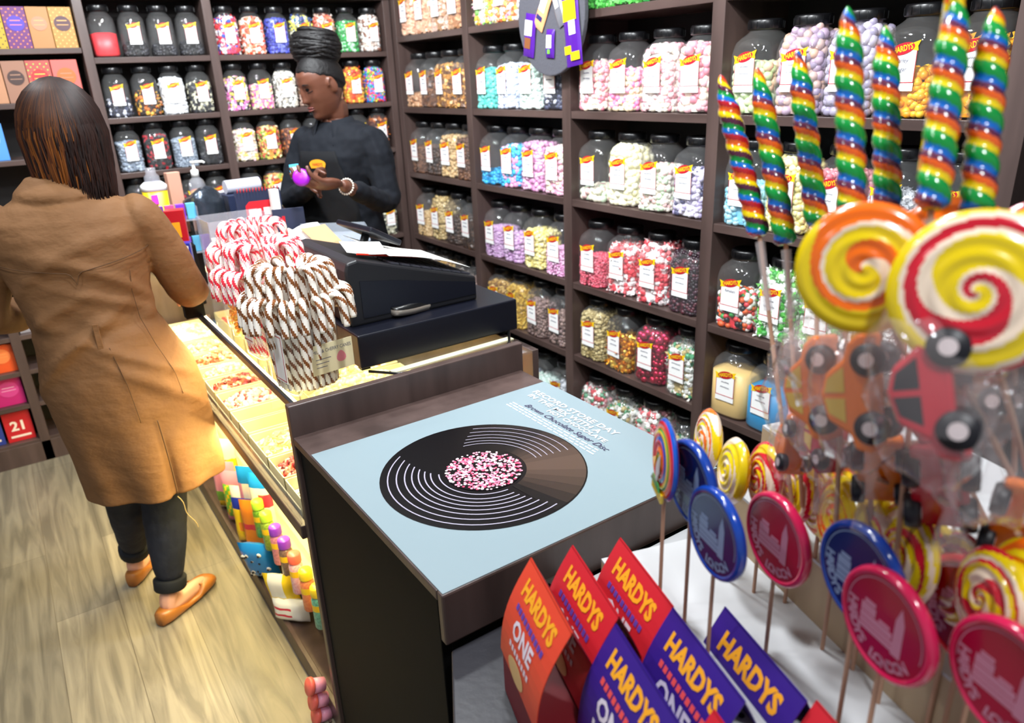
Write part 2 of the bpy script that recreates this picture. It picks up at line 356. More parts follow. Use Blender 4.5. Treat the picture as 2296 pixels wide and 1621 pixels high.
PAL = {
 'fudge': ['#b98a63', '#c79c78', '#a87650'], 'peach': ['#d8a888', '#e2b99c', '#c99070', '#dcae90'], 'brown': ['#5a3826', '#6b452f', '#4a2c1e', '#7b5236'], 'darkchoc': ['#2e1d16', '#3d281d', '#49301f'],
 'honey': ['#c58a3a', '#8a5a2a', '#d9a457', '#6a4322'], 'nuts': ['#c2a06c', '#cfae7c', '#b08c58', '#d8bd90'], 'peanut': ['#b39a66', '#c7b07c', '#a0854f'], 'gummy': ['#d7d33a', '#e7a8c0', '#6fc24a', '#f0f0e4', '#e8892c'],
 'gummypink': ['#e88fb0', '#f3d64c', '#f0e8e4', '#e77a3a'], 'whitemix': ['#f0eeea', '#e9e2dc', '#f5f0ee'], 'green': ['#4fc244', '#6ed65e', '#38a434'], 'turq': ['#5ecbbf', '#7ad9cf', '#4ab8ac'], 'mintwhite': ['#dfe6f2', '#cfd8ea', '#eef1f8', '#c3cde4'],
 'palegreen': ['#cfe3da', '#dcebe4', '#bfd8cc', '#e9efe9'], 'navywhite': ['#1f2540', '#39405c', '#cfd2de', '#14182c'], 'pinkcream': ['#e9b7be', '#f2e2cc', '#e79aa8', '#f4ead8', '#dd8796'], 'pinkyellow': ['#ec9fc0', '#f3dcb8', '#ee7fb0', '#f5e8c8'],
 'softmix': ['#f1dfe2', '#efe6d4', '#eec3c6', '#f4efe8', '#e2a0a8'], 'greenpeach': ['#bfd49a', '#e8c4a0', '#d4dfae', '#cfe0b6'], 'peachlilac': ['#b59db0', '#d9ae94', '#a993a8', '#c7a9a0', '#9d8ea6'], 'lilacgrey': ['#a9a0b4', '#bdb4c4', '#978fa6'],
 'yellow': ['#f1b51c', '#f6c838', '#e89a12'], 'blue': ['#1ea2dc', '#3ab4e6', '#128cc6'], 'bluepink': ['#2ab4e4', '#e89ac4', '#4ac0ea', '#f0b4d2', '#1ca0d8'], 'lilacpink': ['#e0a6cc', '#eac0da', '#d48cbc'], 'creampink': ['#f1e6c8', '#eebfd0', '#f4eed8', '#e8a8c0'],
 'pastel': ['#f0ecd4', '#e7d9c6', '#eec4c0', '#c9dcc0'], 'cream': ['#f2ecc8', '#ece4b6', '#f6f2d8'], 'pastelgreen': ['#efe8d8', '#cde0c0', '#eec2be', '#f4ecdc'], 'lilacnavy': ['#c9c2dc', '#dcd4e6', '#4a4a6c', '#ece8f0', '#b4a8cc'], 'paleblue': ['#9fd4e4', '#b9e2ec', '#7cc2da'],
 'paleyellow': ['#f0e8a4', '#f4eebc', '#e8de8c'], 'pink': ['#e58f98', '#eba6ac', '#dd7886'], 'greywhite': ['#c6c8cc', '#9a9ca2', '#e0e2e6'], 'lilac': ['#c6a0c8', '#d2b2d4', '#b88cba'], 'lemon': ['#e9dc94', '#f1e8ae', '#e0d07c'], 'rose': ['#d8586c', '#e27888', '#c8425a'],
 'redwhite': ['#e0525c', '#f4e6e4', '#e8787c', '#f6f0ee', '#d83e4a'], 'darkball': ['#2a0f1e', '#3c1628', '#1c0a14', '#551f2c'], 'allsorts': ['#f0ece8', '#1a181a', '#e0602c', '#3c9a4a', '#d83c44', '#ece4dc'], 'greenwrap': ['#4cb83c', '#eef4ea', '#7ed06a', '#f4f6f0', '#2e9a34'],
 'caramel': ['#a8813c', '#7a5424', '#c9a45c'], 'goldy': ['#c9a23c', '#dcba58', '#b0882c'], 'mauve': ['#7d6460', '#92776e', '#685048'], 'goldbean': ['#b3a06a', '#c9b884', '#97834e'], 'orangegold': ['#e08a14', '#f0b02c', '#c46a0c', '#f4cc5c'], 'magenta': ['#b8143c', '#d02858', '#8c0c2c'],
 'mintwrap': ['#e8eee6', '#4c9c6c', '#f2f4ee', '#c9b47c', '#e4e0d8'], 'redgreenwrap': ['#ece8e2', '#d8545c', '#6aa884', '#f4f0ea', '#e09aa2'], 'sand': ['#e6c27c'], 'bluepowder': ['#0c8cc4'], 'redpowder': ['#d8222c'],
 'dark': ['#14141a', '#26262e', '#0c0c10'], 'darkorange': ['#1a1412', '#c86a1c', '#e8b03c', '#2a1a12'], 'white': ['#e9eaec', '#f4f4f4', '#dcdee2'], 'blackwhite': ['#16161a', '#ece8c8', '#24242a', '#b8b49c', '#101014'], 'redblue': ['#d8242c', '#2850b4', '#f2eeec', '#d83c64', '#e8e4e0'],
 'redorange': ['#dc4c2c', '#f2e4dc', '#ec7c54', '#f0d0b8'], 'royal': ['#2c34a8', '#4450c4', '#1c2484', '#6c74cc'], 'blueyellow': ['#e8dc5c', '#34448c', '#f0ecd0', '#2c6c94'], 'greenmix': ['#1c9c44', '#34b85c', '#108434', '#b0dcb8'], 'brownwhite': ['#ece6e0', '#7c4a34', '#f4f0ec', '#c8b4a8'],
 'liqpink': ['#e87cc0', '#f0e060', '#f4f0ee', '#242428', '#e8a0cc'], 'pinkchunk': ['#e468ac', '#f4e48c', '#ec94c0', '#f4ecc4'], 'creamdark': ['#f0ece2', '#f6f4ee', '#d8cfc0', '#8c8880'], 'tanpink': ['#cfae9c', '#e0c0b0', '#a8805c'], 'bright': ['#e8a81c', '#d83c1c', '#f0c83c', '#e06c1c'], 'beans': ['#2468d8', '#e82c34', '#f0d028', '#2cac4c', '#e84ca0', '#2c9ce0'],
 'greycrystal': ['#8c98a8', '#a4b0be', '#748090'], 'blackred': ['#141216', '#b01c2c', '#1c1a1e', '#282428'], 'fruit': ['#ecd86c', '#e8644c', '#7c2c1c', '#f0e4b0', '#e89c3c', '#8cac3c'], 'creamy': ['#f0e4c4', '#e8c0c8', '#f0dc7c', '#e8dcd0'], 'brownorange': ['#5c2c1c', '#c8702c', '#7c3c20', '#3c2018'], 'browngrey': ['#8a7a70', '#3a2c28', '#b4a498', '#5c4c44']}
ROUGH = {'magenta': (.28, .6), 'orangegold': (.28, .6), 'mintwrap': (.25, .1), 'redgreenwrap': (.25, .1)}
def sweets_mat(p):
    r, me = ROUGH.get(p, (.42, 0)); return palette('sweets_'+p, PAL[p], r, me)
GROUP_S = 'heaps of sweets inside the shelf jars'
def put_jar(t, x, y, z, rz, pal, shape, level, label, sweet, group, lab=None, lid=True, jit=True, lidmesh=None, rnd=random.Random(3)):
    r = thing('sweet_jar', label, 'jar', (x, y, z), rz+rnd.uniform(-.07, .07), group)
    link('jar_body', BODY[t], r); link('jar_lid', lidmesh or LID[t], r)
    if lab is not None:
        k = lab if (t, lab) in LAB else 0
        link('paper_label', LAB[(t, k)], r)
    if shape:
        o = link('sweets', fill_mesh(t, shape, level), r, (0, 0, .0015))
        o.material_slots[0].link = 'OBJECT'; o.material_slots[0].material = sweets_mat(pal)
        tag(o, kind='stuff')
    return r
ROWN = {5: 'top row', 4: 'second row down', 3: 'third row down', 2: 'fourth row down', 1: 'fifth row down', 0: 'bottom row'}
BAYN = ["right wall's corner bay", "right wall's second bay", "right wall's third bay", "right wall's nearest bay"]
POSN = {4: ['leftmost', 'second left', 'second right', 'rightmost'], 5: ['leftmost', 'second left', 'middle', 'second right', 'rightmost']}
# bay -> row -> jars: (palette, shape, level, words)
RJ = {
 0: {5: [('peach', 'pebble', .62, 'peach coloured'), ('peach', 'chunk', .7, 'pale peach'), ('tanpink', 'chunk', .7, 'pinkish tan'), ('fudge', 'chunk', .7, 'brown fudge')],
     4: [('fudge', 'pebble', .22, 'tan fudge'), ('brown', 'chunk', .62, 'brown chocolate'), ('honey', 'chunk', .72, 'golden brown'), ('honey', 'chunk', .6, 'mottled toffee brown')],
     3: [('brown', 'bean', .5, 'red-brown'), ('darkchoc', 'pebble', .45, 'dark chocolate'), ('nuts', 'pebble', .74, 'tan nut'), ('brown', 'ball', .72, 'milk chocolate')],
     2: [('nuts', 'bean', .45, 'pale tan'), ('peanut', 'pebble', .84, 'tan peanut'), ('darkchoc', 'pebble', .5, 'dark brown'), ('darkchoc', 'chunk', .5, 'nearly black')],
     1: [('browngrey', 'pebble', .7, 'grey-brown'), ('caramel', 'pebble', .7, 'golden brown'), ('browngrey', 'chunk', .6, 'mottled brown'), ('mauve', 'pebble', .6, 'dull mauve')]},
 1: {5: [('gummy', 'wrap', .5, 'green and yellow'), ('gummypink', 'wrap', .6, 'pink and yellow'), ('whitemix', 'big', .5, 'white'), ('whitemix', 'pebble', .5, 'off-white')],
     4: [('turq', 'pebble', .6, 'turquoise'), ('mintwhite', 'pebble', .66, 'icy white'), ('palegreen', 'pebble', .62, 'pale mint green'), ('navywhite', 'pebble', .55, 'navy and white')],
     3: [('blue', 'pebble', .2, 'bright blue'), ('bluepink', 'pebble', .66, 'blue and pink'), ('lilacpink', 'pebble', .74, 'lilac pink'), ('creampink', 'pebble', .7, 'cream and pink')],
     2: [('lilac', 'bean', .5, 'lilac'), ('lilac', 'pebble', .45, 'pale purple'), ('lemon', 'pebble', .62, 'pale lemon'), ('lilacpink', 'bean', .4, 'pinkish lilac')],
     1: [('caramel', 'chunk', .7, 'caramel brown'), ('goldy', 'chunk', .74, 'golden toffee'), ('mauve', 'ball', .6, 'mauve brown'), ('mauve', 'pebble', .5, 'dusky brown')],
     0: [('lilac', 'bean', .4, 'washed lilac'), ('mintwhite', 'pebble', .4, 'frosty white'), ('palegreen', 'pebble', .45, 'pale green'), ('greywhite', 'wrap', .5, 'silver wrapped')]},
 2: {5: [('green', 'wrap', .6, 'green wrapped'), ('green', 'chunk', .6, 'leaf green'), ('greenmix', 'chunk', .6, 'dark green'), ('greenmix', 'wrap', .6, 'mid green wrapped')],
     4: [('pinkcream', 'pebble', .62, 'pink and cream'), ('pinkyellow', 'pebble', .5, 'bright pink and yellow'), ('softmix', 'pebble', .78, 'white and soft pink'), ('pinkcream', 'big', .76, 'salmon and cream')],
     3: [('pastel', 'big', .16, 'pastel mallow'), ('cream', 'big', .80, 'large cream'), ('pastelgreen', 'pebble', .56, 'pastel pink and green'), ('lilacnavy', 'pebble', .55, 'lilac and navy')],
     2: [('rose', 'bean', .42, 'rose pink'), ('redwhite', 'wrap', .68, 'red and white wrapped'), ('redwhite', 'wrap', .82, 'pale red and white'), ('darkball', 'ball', .82, 'dark plum ball')],
     1: [('goldbean', 'ball', .74, 'gold bean'), ('orangegold', 'wrap', .45, 'shiny orange wrapped'), ('magenta', 'big', .76, 'shiny magenta wrapped'), ('mintwrap', 'wrap', .66, 'green and white wrapped')],
     0: [('redgreenwrap', 'wrap', .74, 'pink and white wrapped'), ('mintwrap', 'wrap', .6, 'mint wrapped'), ('redgreenwrap', 'wrap', .78, 'clear wrapped'), ('mintwrap', 'wrap', .5, 'mixed wrapped')]},
 3: {4: [('greenpeach', 'big', .5, 'green and peach'), ('peachlilac', 'big', .86, 'peach and lilac'), ('lilacgrey', 'big', .86, 'grey lilac'), ('yellow', 'pebble', .4, 'yellow barley'), ('yellow', 'wrap', .6, 'amber wrapped')],
     3: [('paleblue', 'pebble', .45, 'pale blue'), ('paleyellow', 'pebble', .8, 'pale yellow'), ('pink', 'pebble', .7, 'coral pink'), ('greywhite', 'wrap', .5, 'silver white'), ('greywhite', 'pebble', .5, 'pale grey')],
     2: [('allsorts', 'pebble', .42, 'black and orange mixed'), ('greenwrap', 'wrap', .80, 'green and white wrapped'), ('greenwrap', 'wrap', .6, 'pale green wrapped'), ('whitemix', 'wrap', .6, 'white wrapped'), ('pink', 'wrap', .5, 'pink wrapped')],
     1: [('sand', 'powder', .62, 'layered yellow sherbet'), ('bluepowder', 'powder', .55, 'bright blue sherbet'), ('pink', 'powder', .5, 'pink sherbet'), ('yellow', 'pebble', .5, 'yellow'), ('greywhite', 'pebble', .5, 'grey')]}}
for bay, rows in RJ.items():
    y1, y0 = RU[bay][0], RU[bay+1][1]
    for row, jars in rows.items():
        n = len(jars); pit = (y1-y0-.01)/n
        for i, (pal, shp, lv, wd) in enumerate(jars):
            y = y1-.005-pit*(i+.5); where = '%s, %s, %s' % (POSN[n][i], ROWN[row], BAYN[bay])
            lab = (3, 4, 5, 0)[i % 4]
            if bay == 3 and row == 4 and i == 3: lab = 1
            if bay == 3 and row == 2 and i == 0: lab = 2
            no = bay == 2 and row == 0 and i != 1
            put_jar('A', RX+.083+random.uniform(0, .005), y, RZ[row], -pi/2, pal, shp, lv, 'jar of %s sweets, %s' % (wd, where),
                    '%s sweets in the jar at %s' % (wd, where), 'sweet jars on the right-wall shelves', None if no else lab)
BP4 = POSN[4]; BP7 = ['leftmost', 'second', 'third', 'middle', 'fifth', 'sixth', 'rightmost']
BJ = {0: {4: [('redpowder', 'powder', .46, 'red sherbet'), ('dark', 'pebble', .25, 'black'), ('dark', 'pebble', .2, 'dark'), ('dark', 'pebble', .25, 'dark liquorice')],
          3: [('navywhite', 'wrap', .3, 'navy'), ('darkorange', 'wrap', .45, 'black and orange'), ('white', 'chunk', .72, 'white'), ('blackwhite', 'chunk', .62, 'black and cream')],
          2: [('greycrystal', 'pebble', .6, 'grey crystal'), ('blackred', 'chunk', .7, 'black and red'), ('greycrystal', 'bean', .6, 'pale grey'), ('dark', 'chunk', .5, 'black liquorice')],
          1: [('dark', 'chunk', .5, 'shadowy black'), ('dark', 'pebble', .5, 'dark grey'), ('blackred', 'chunk', .5, 'dark red'), ('dark', 'pebble', .6, 'near black')]},
      1: {4: [('redblue', 'wrap', .74, 'red white and blue'), ('redorange', 'chunk', .74, 'orange-red and white'), ('royal', 'pebble', .72, 'royal blue'), ('blueyellow', 'wrap', .76, 'yellow and blue'), ('redorange', 'wrap', .78, 'orange wrapped'), ('greenmix', 'pebble', .66, 'green'), ('brownwhite', 'pebble', .8, 'brown and white')],
          3: [('liqpink', 'chunk', .68, 'pink yellow and white'), ('pinkchunk', 'chunk', .5, 'pink and yellow'), ('creamdark', 'chunk', .76, 'white marbled'), ('tanpink', 'pebble', .6, 'pale pink'), ('tanpink', 'chunk', .7, 'tan'), ('bright', 'wrap', .8, 'orange and red'), ('beans', 'ball', .80, 'rainbow coloured bean')],
          2: [('creamy', 'chunk', .66, 'cream and pink'), ('fruit', 'chunk', .7, 'mixed fruit'), ('brownorange', 'chunk', .6, 'brown and orange'), ('dark', 'chunk', .5, 'dark'), ('tanpink', 'chunk', .5, 'beige'), ('brown', 'chunk', .6, 'brown'), ('brownorange', 'wrap', .7, 'toffee wrapped')],
          1: [('dark', 'chunk', .4, 'black'), ('fruit', 'chunk', .74, 'yellow and red fruit'), ('brownwhite', 'chunk', .5, 'brown and cream'), ('dark', 'chunk', .5, 'dark brown'), ('tanpink', 'chunk', .5, 'light tan'), ('honey', 'chunk', .6, 'toffee'), ('browngrey', 'wrap', .7, 'orange-brown')],
          0: [('dark', 'chunk', .5, 'dark'), ('browngrey', 'chunk', .5, 'grey-brown'), ('blackwhite', 'chunk', .5, 'mottled black'), ('browngrey', 'pebble', .5, 'mottled grey'), ('brown', 'pebble', .5, 'brown'), ('browngrey', 'chunk', .5, 'greyish'), ('blackwhite', 'wrap', .6, 'black and white')]}}
for bay, rows in BJ.items():
    x0, x1 = ((BU[0][1], BU[1][0]), (BU[1][1], 1.858))[bay]
    for row, jars in rows.items():
        n = len(jars); pit = (x1-x0-.01)/n
        for i, (pal, shp, lv, wd) in enumerate(jars):
            x = x0+.005+pit*(i+.5)+random.uniform(-.002, .002)
            where = "%s, %s row, back wall's %s bay" % ((BP4 if n == 4 else BP7)[i], {4: 'top', 3: 'second', 2: 'third', 1: 'fourth', 0: 'fifth'}[row], ('narrow', 'wide')[bay])
            put_jar('B', x, BY+.062, BZ[row], 0, pal, shp, lv, 'small jar of %s sweets, %s' % (wd, where),
                    '%s sweets in the jar of the %s' % (wd, where), 'small sweet jars on the back-wall shelves', None if (bay == 0 and row == 4 and i == 0) else (0, 3, 4)[i % 3])
# ---------------------------------------------------------------- pixel to point helpers (real planes / distances)
CAMP = Vector((0, 0, CAM_Z))
def ray(x, y): return CF+CR*((x-1148)/F_PX)+CU*((810.5-y)/F_PX)
def at(x, y, D): return CAMP+ray(x, y)*D
def onz(x, y, z): d = ray(x, y); return CAMP+d*((z-CAM_Z)/d.z)
def onx(x, y, X): d = ray(x, y); return CAMP+d*(X/d.x)
def ony(x, y, Y): d = ray(x, y); return CAMP+d*(Y/d.y)
# ---------------------------------------------------------------- record counter
BLK = P('black_laminate', '#050404', .7, spec=.2); STEEL = P('brushed_steel', '#a9a49a', .35, .9); CREAMW = P('cream_wood', '#cdbd9a', .6)
t = thing('till_counter', 'dark brown counter box with vinyl record print on its top', 'counter', (.71, 1.15, 0)); OC = (.71, 1.15, 0)
def cb(n, *a, m=WOOD, bev=.002): return ub(n, *a, m, parent=t, o=OC, bev=bev)
cb('cabinet_side', .412, .43, .86, 1.492, 0, .878, m=BLK); cb('cabinet_front', .43, 1.0, .86, .88, 0, .80, m=BLK)
cb('cabinet_side', 1.0, 1.018, .86, 1.492, 0, .878, m=BLK)
cb('counter_top', .402, 1.022, .84, 1.492, .878, .898, bev=.003)
cb('front_skirt', .402, 1.022, .822, .84, .802, .899, bev=.004)
cb('back_ledge', .402, 1.03, 1.492, 1.516, 0, .972, bev=.003)
for (px, py) in ((1252, 1300), (1178, 1352)):
    p = ony(px, py, .82); MB().add(box(-.03, .03, -.0015, .002, -.011, .011)).add(tube([(.022, -.001, 0), (.022, -.004, 0)], .004, 10), 1).add(tube([(-.022, -.001, 0), (-.022, -.004, 0)], .004, 10), 1).build('hinge_plate', [STEEL, BLK], t, (p.x-OC[0], p.y-OC[1], p.z))
# print: pale blue sheet with a printed record
PB = P('print_pale_blue', '#87989f', .3, spec=.4); PK = P('print_black', '#0b090c', .25, spec=.4); PG = P('print_groove_grey', '#a8a2b4', .3)
PBR = P('print_brown', '#3a2620', .28, var=(9, .75)); PW = P('print_white', '#e8eef6', .3); PKI = P('print_ink', '#3b3458', .4)
PINKS = palette('print_sweets_pink', ['#f07c98', '#f8c4d0', '#ee4c70', '#fbe4ea', '#f4a0b4'], .3)
mb = MB().add(box(-.307, .307, -.28, .28, 0, .002), 0)
RC = Vector((.655-.712, 1.10-1.105, 0)); RR = .205
def ann(r0, r1, z, a0=0, a1=2*pi, n=72):
    v = []; f = []; m = max(3, int(n*(a1-a0)/(2*pi)))
    for i in range(m+1):
        a = a0+(a1-a0)*i/m
        for r in (r0, r1): v.append((RC.x+r*cos(a), RC.y+r*sin(a), z))
    for i in range(m): f.append((2*i, 2*i+1, 2*i+3, 2*i+2))
    return v, f
mb.add(ann(.0, RR, .0026), 1)
for k in range(12): mb.add(ann(.085, RR*.985, .0029, -1.45+.16*k, -1.45+.16*k+.161), 7+min(k, 11-k))   # brown tone printed on the disc
for k, r in enumerate((.088, .104, .116, .128, .141, .155, .171, .188)):
    mb.add(ann(r, r+.0026, .0032, radians(152-4*k), radians(268+k*2)), 3)
    if k > 1: mb.add(ann(r-.003, r-.0012, .0034, radians(-12), radians(86-k*3)), 3)
mb.add(ann(0, .077, .0036), 1)
rnd = random.Random(5)
for i in range(620):
    a = rnd.random()*2*pi; r = .0755*sqrt(rnd.random()); s = rnd.uniform(.0022, .0036)
    mb.add(prism([(s*cos(b), s*sin(b)) for b in [2*pi*k/6 for k in range(6)]], 0, .0006+rnd.random()*.0004), 5, T(RC.x+r*cos(a), RC.y+r*sin(a), .0036))
def lay(s, h, x, y, mi, sh=0, wd=None):
    v, f = textc(s, h, shear=sh, bold=.0005 if mi == 4 else 0); w = max(p[0] for p in v)-min(p[0] for p in v)
    k = (wd/w) if wd else 1; mb.add((v, f), mi, T(x-.712, y-1.105, .0032, rz=-pi/2, s=(k, 1, 1)))
lay('RECORD STORE DAY', .017, .962, 1.20, 4, 0, .30); lay('IN THE MIX WITH A', .015, .940, 1.21, 4, 0, .26)
lay('HOT CHOCOLATE', .013, .921, 1.14, 4, 0, .20); lay('Brown Chocolate Super Disc', .015, .900, 1.155, 6, .4, .29)
for k in range(3):
    rr = random.Random(k); y = 1.33
    while y > 1.02:
        w = rr.uniform(.008, .022); mb.add(box(.884-.009*k-.0016-.712, .884-.009*k+.0016-.712, y-w-1.105, y-1.105, .0024, .0031), 4); y -= w+.004
BRS = [P('print_brown_tone_%d' % k, (.006+.016*k, .005+.0095*k, .005+.0065*k), .27, spec=.4) for k in range(6)]
tag(mb.build('record_poster', [PB, PK, PBR, PG, PW, PINKS, PKI]+BRS, loc=(.712, 1.105, .898)), 'pale blue poster with black vinyl record and pink sweet centre on the counter', 'poster')
# ---------------------------------------------------------------- pick and mix counter with glass top
LIT = P('lit_case_cream', '#e9dfb4', .6); CLEARB = clear('clear_tray_plastic', (.98, .98, .95), .12, 1.4, .1)
t = thing('pick_and_mix_counter', 'long lit pick and mix counter with glass top beside the tan coat', 'counter', (.75, 2.4, 0)); OC = (.75, 2.4, 0)
Y0, Y1 = 1.518, 3.34
cb('base_board', .405, .42, Y0, Y1, 0, .07); cb('base_floor', .42, 1.08, Y0, Y1, .03, .06)
cb('wooden_rail', .392, .412, Y0, Y1, .618, .655, bev=.003); cb('clear_front_strip', .398, .401, Y0, Y1, .655, .70, m=CLEARB, bev=0)
cb('tray_shelf', .412, 1.06, Y0, Y1, .60, .618, m=LIT); cb('shelf_panel', .62, .64, Y0, Y1, .06, .60, m=LIT)
cb('lower_shelf', .50, .62, Y0, Y1, .30, .315, m=CLEARB); cb('staff_side_panel', 1.08, 1.10, Y0, Y1, 0, .93); cb('end_panel', .41, 1.08, Y1, Y1+.02, 0, .93)
cb('glass_top', .445, 1.10, Y0, Y1, .924, .930, m=GLASS, bev=.001)
cb('edge_rail', .437, .447, Y0, Y1, .915, .936, m=P('dark_steel_edge', '#4c5560', .3, .7), bev=.002)
for k in range(3): cb('glass_support', .47, 1.07, 1.9+k*.5, 1.906+k*.5, .80, .924, m=GLASS, bev=0)
STRIP = bpy.data.materials.new('warm_light_strip'); STRIP.use_nodes = True
_b = STRIP.node_tree.nodes['Principled BSDF']; _b.inputs['Emission Color'].default_value = (1, .84, .42, 1); _b.inputs['Emission Strength'].default_value = 14
for x, z, nm, pw, tx, tz in ((.462, .905, 'tray_light', 12, .35, .6), (.43, .592, 'case_light', 11, .46, .1)):
    s = MB().add(box(x-.006, x+.006, Y0+.02, Y1-.02, z, z+.008)).build(nm, STRIP); tag(s, {'tray_light': 'warm light strip beneath the glass counter edge', 'case_light': 'warm light strip beneath the wooden rail'}[nm], 'light')
    area('warm_strip_lamp', (x, (Y0+Y1)/2, z-.004), (tx, (Y0+Y1)/2, tz), Y1-Y0-.1, pw, (1, .80, .36), .02)
# area lamps along Y: long side must follow the counter
for o in [o for o in COL.objects if o.name.startswith('warm_strip_lamp')]:
    d = (Vector((-.6, 0, -1)) if o.location.z > .8 else Vector((.1, 0, -1))).normalized(); yv = Vector((1, 0, 0)); xv = Vector((0, 1, 0)); yv = (-d).cross(xv)
    o.matrix_world = Matrix(((xv.x, yv.x, -d.x, o.location.x), (xv.y, yv.y, -d.y, o.location.y), (xv.z, yv.z, -d.z, o.location.z), (0, 0, 0, 1)))
area('warm_deep_lamp', (.82, 2.4, .915), (.82, 2.4, .5), .25, 12, (1, .84, .42), 1.7)
area('warm_glow_lamp', (.43, 2.35, .60), (.12, 2.35, .62), 1.3, 20, (1, .82, .34), .05)
# trays and loose sweets
TRAY = P('cream_tray', '#d9d3ae', .5)
PM = {'pm_orange': ['#e8663c', '#f0a080', '#f4d8a8', '#e04c30'], 'pm_pink': ['#f0a4a0', '#f4e0d0', '#d8404c', '#f6c8b8'], 'pm_white': ['#f4ecd0', '#f0e0a0', '#fbf6e8'], 'pm_green': ['#b8cc70', '#f0e080', '#e88c78', '#dce8b0', '#f0b8a8'],
      'pm_red': ['#c8343c', '#e46450', '#f0b09c', '#5c1c20'], 'pm_dark': ['#5a4a30', '#7a6440', '#c0aa60'], 'pm_mint': ['#c4e4d8', '#e8f0e4', '#f0c8c8'], 'pm_mix': ['#e87c5c', '#f4dc90', '#f0f0e0', '#e0a088', '#c0d888']}
for k, v in PM.items(): PAL[k] = v
def heap(x0, x1, y0, y1, z0, z1, s, mat, seed, shape='pebble'):
    rnd = random.Random(seed); mb = MB().add(box(x0, x1, y0, y1, z0, z0+(z1-z0)*.4)); n = int((x1-x0)*(y1-y0)/(s*s)*.75)
    for layer in range(2):
        for _ in range(n):
            u, v = rnd.random(), rnd.random(); hh = (1-(2*u-1)**2*.6)*(1-(2*v-1)**2*.6)
            mb.add(lump(shape, rnd), 0, T(x0+s+u*(x1-x0-2*s), y0+s+v*(y1-y0-2*s), z0+(z1-z0)*(.35+.55*hh)-layer*s*.7, rnd.random()*3, rnd.random()*3, rnd.random()*3, s*rnd.uniform(.8, 1.2)), smooth=shape != 'chunk')
    return mb.build('sweets', mat)
def tray(x0, x1, y0, y1, z, h):
    mb = MB(); th = .003
    for a in ((x0, x1, y0, y1, z, z+th), (x0, x0+th, y0, y1, z, z+h), (x1-th, x1, y0, y1, z, z+h), (x0, x1, y0, y0+th, z, z+h), (x0, x1, y1-th, y1, z, z+h)): mb.add(box(*a))
    return mb
tr = [(3.02, 3.3, 'pm_white'), (2.84, 3.0, 'pm_mix'), (2.68, 2.82, 'pm_orange'), (2.55, 2.66, 'pm_green'), (2.40, 2.53, 'pm_red'), (2.22, 2.38, 'pm_pink'), (2.115, 2.205, 'pm_dark'), (2.02, 2.105, 'pm_dark'), (1.84, 2.005, 'pm_green'), (1.70, 1.83, 'pm_red'), (1.53, 1.69, 'pm_mint')]
nm = {'pm_white': 'white and yellow', 'pm_mix': 'orange and cream', 'pm_orange': 'orange', 'pm_green': 'green pink and yellow', 'pm_red': 'red jelly', 'pm_pink': 'pink and cream', 'pm_dark': 'brown', 'pm_mint': 'pale mint and pink'}
ords = ['farthest', 'second farthest', 'third farthest', 'fourth farthest', 'fifth farthest', 'sixth farthest', 'middle', 'fourth nearest', 'third nearest', 'second nearest', 'nearest']
for i, (ya, yb, pl) in enumerate(tr):
    low = pl == 'pm_dark'
    o = tray(.418, .60, ya, yb, .619, .075).build('sweet_tray', TRAY, bevel=.0008)
    tag(o, 'cream open tray of %s sweets, %s in the lit counter' % (nm[pl], ords[i]), 'tray', 'pick and mix trays')
    h = heap(.424, .594, ya+.006, yb-.006, .624, .655 if low else .712, .010 if not low else .006, palette('sweets_'+pl, PAL[pl], .4), i, 'pebble' if i % 2 else 'chunk')
    tag(h, '%s sweets heaped in the %s tray' % (nm[pl], ords[i]), 'sweets', 'pick and mix sweets', 'stuff')
    if ya > 1.6:
        o = tray(.64, 1.0, ya, yb, .619, .09).build('sweet_tray', TRAY, bevel=.0008)
        pl2 = ['pm_orange', 'pm_mix', 'pm_white', 'pm_pink'][i % 4]
        tag(o, 'deep cream tray of %s sweets under the glass top, %s one' % (nm[pl2], ords[i]), 'tray', 'trays under the glass top')
        h = heap(.646, .994, ya+.006, yb-.006, .624, .73, .011, palette('sweets_'+pl2, PAL[pl2], .4), i+50)
        tag(h, '%s sweets under the glass top in the %s tray' % (nm[pl2], ords[i]), 'sweets', 'sweets under the glass top', 'stuff')
# ---------------------------------------------------------------- stock inside the lower case
def bottle(x, y, z, capm, bodypal, label, h=.135, r=.020):
    b = thing('sprinkle_bottle', label, 'bottle', (x, y, z), 0, 'small capped bottles in the lit case')
    MB().add(lathe([(r*.9, 0), (r, .004), (r, h*.68), (r*.8, h*.78)], 20), 0, smooth=True).build('bottle_body', palette('bottle_'+bodypal[0], bodypal[1:], .3, bump=160), b)
    MB().add(lathe([(r*.95, h*.78), (r*.98, h*.8), (r*.96, h*.97), (r*.85, h)], 20), 0, smooth=True).build('cap', capm, b)
    MB().add(tube([(0, -r*1.02, h*.3), (0, -r*1.02, h*.30+.001)], .001, 4)).add(lathe([(r*1.01, h*.45, ), (r*1.01, h*.6)], 20, cap0=False, cap1=False)).build('bottle_band', YEL, b)
VIO = P('cap_violet', '#7a34c4', .35); CORAL = P('cap_coral', '#f06a5c', .35); YCAP = P('cap_yellow', '#f2d428', .35); LIME = P('cap_lime', '#a8d83c', .35)
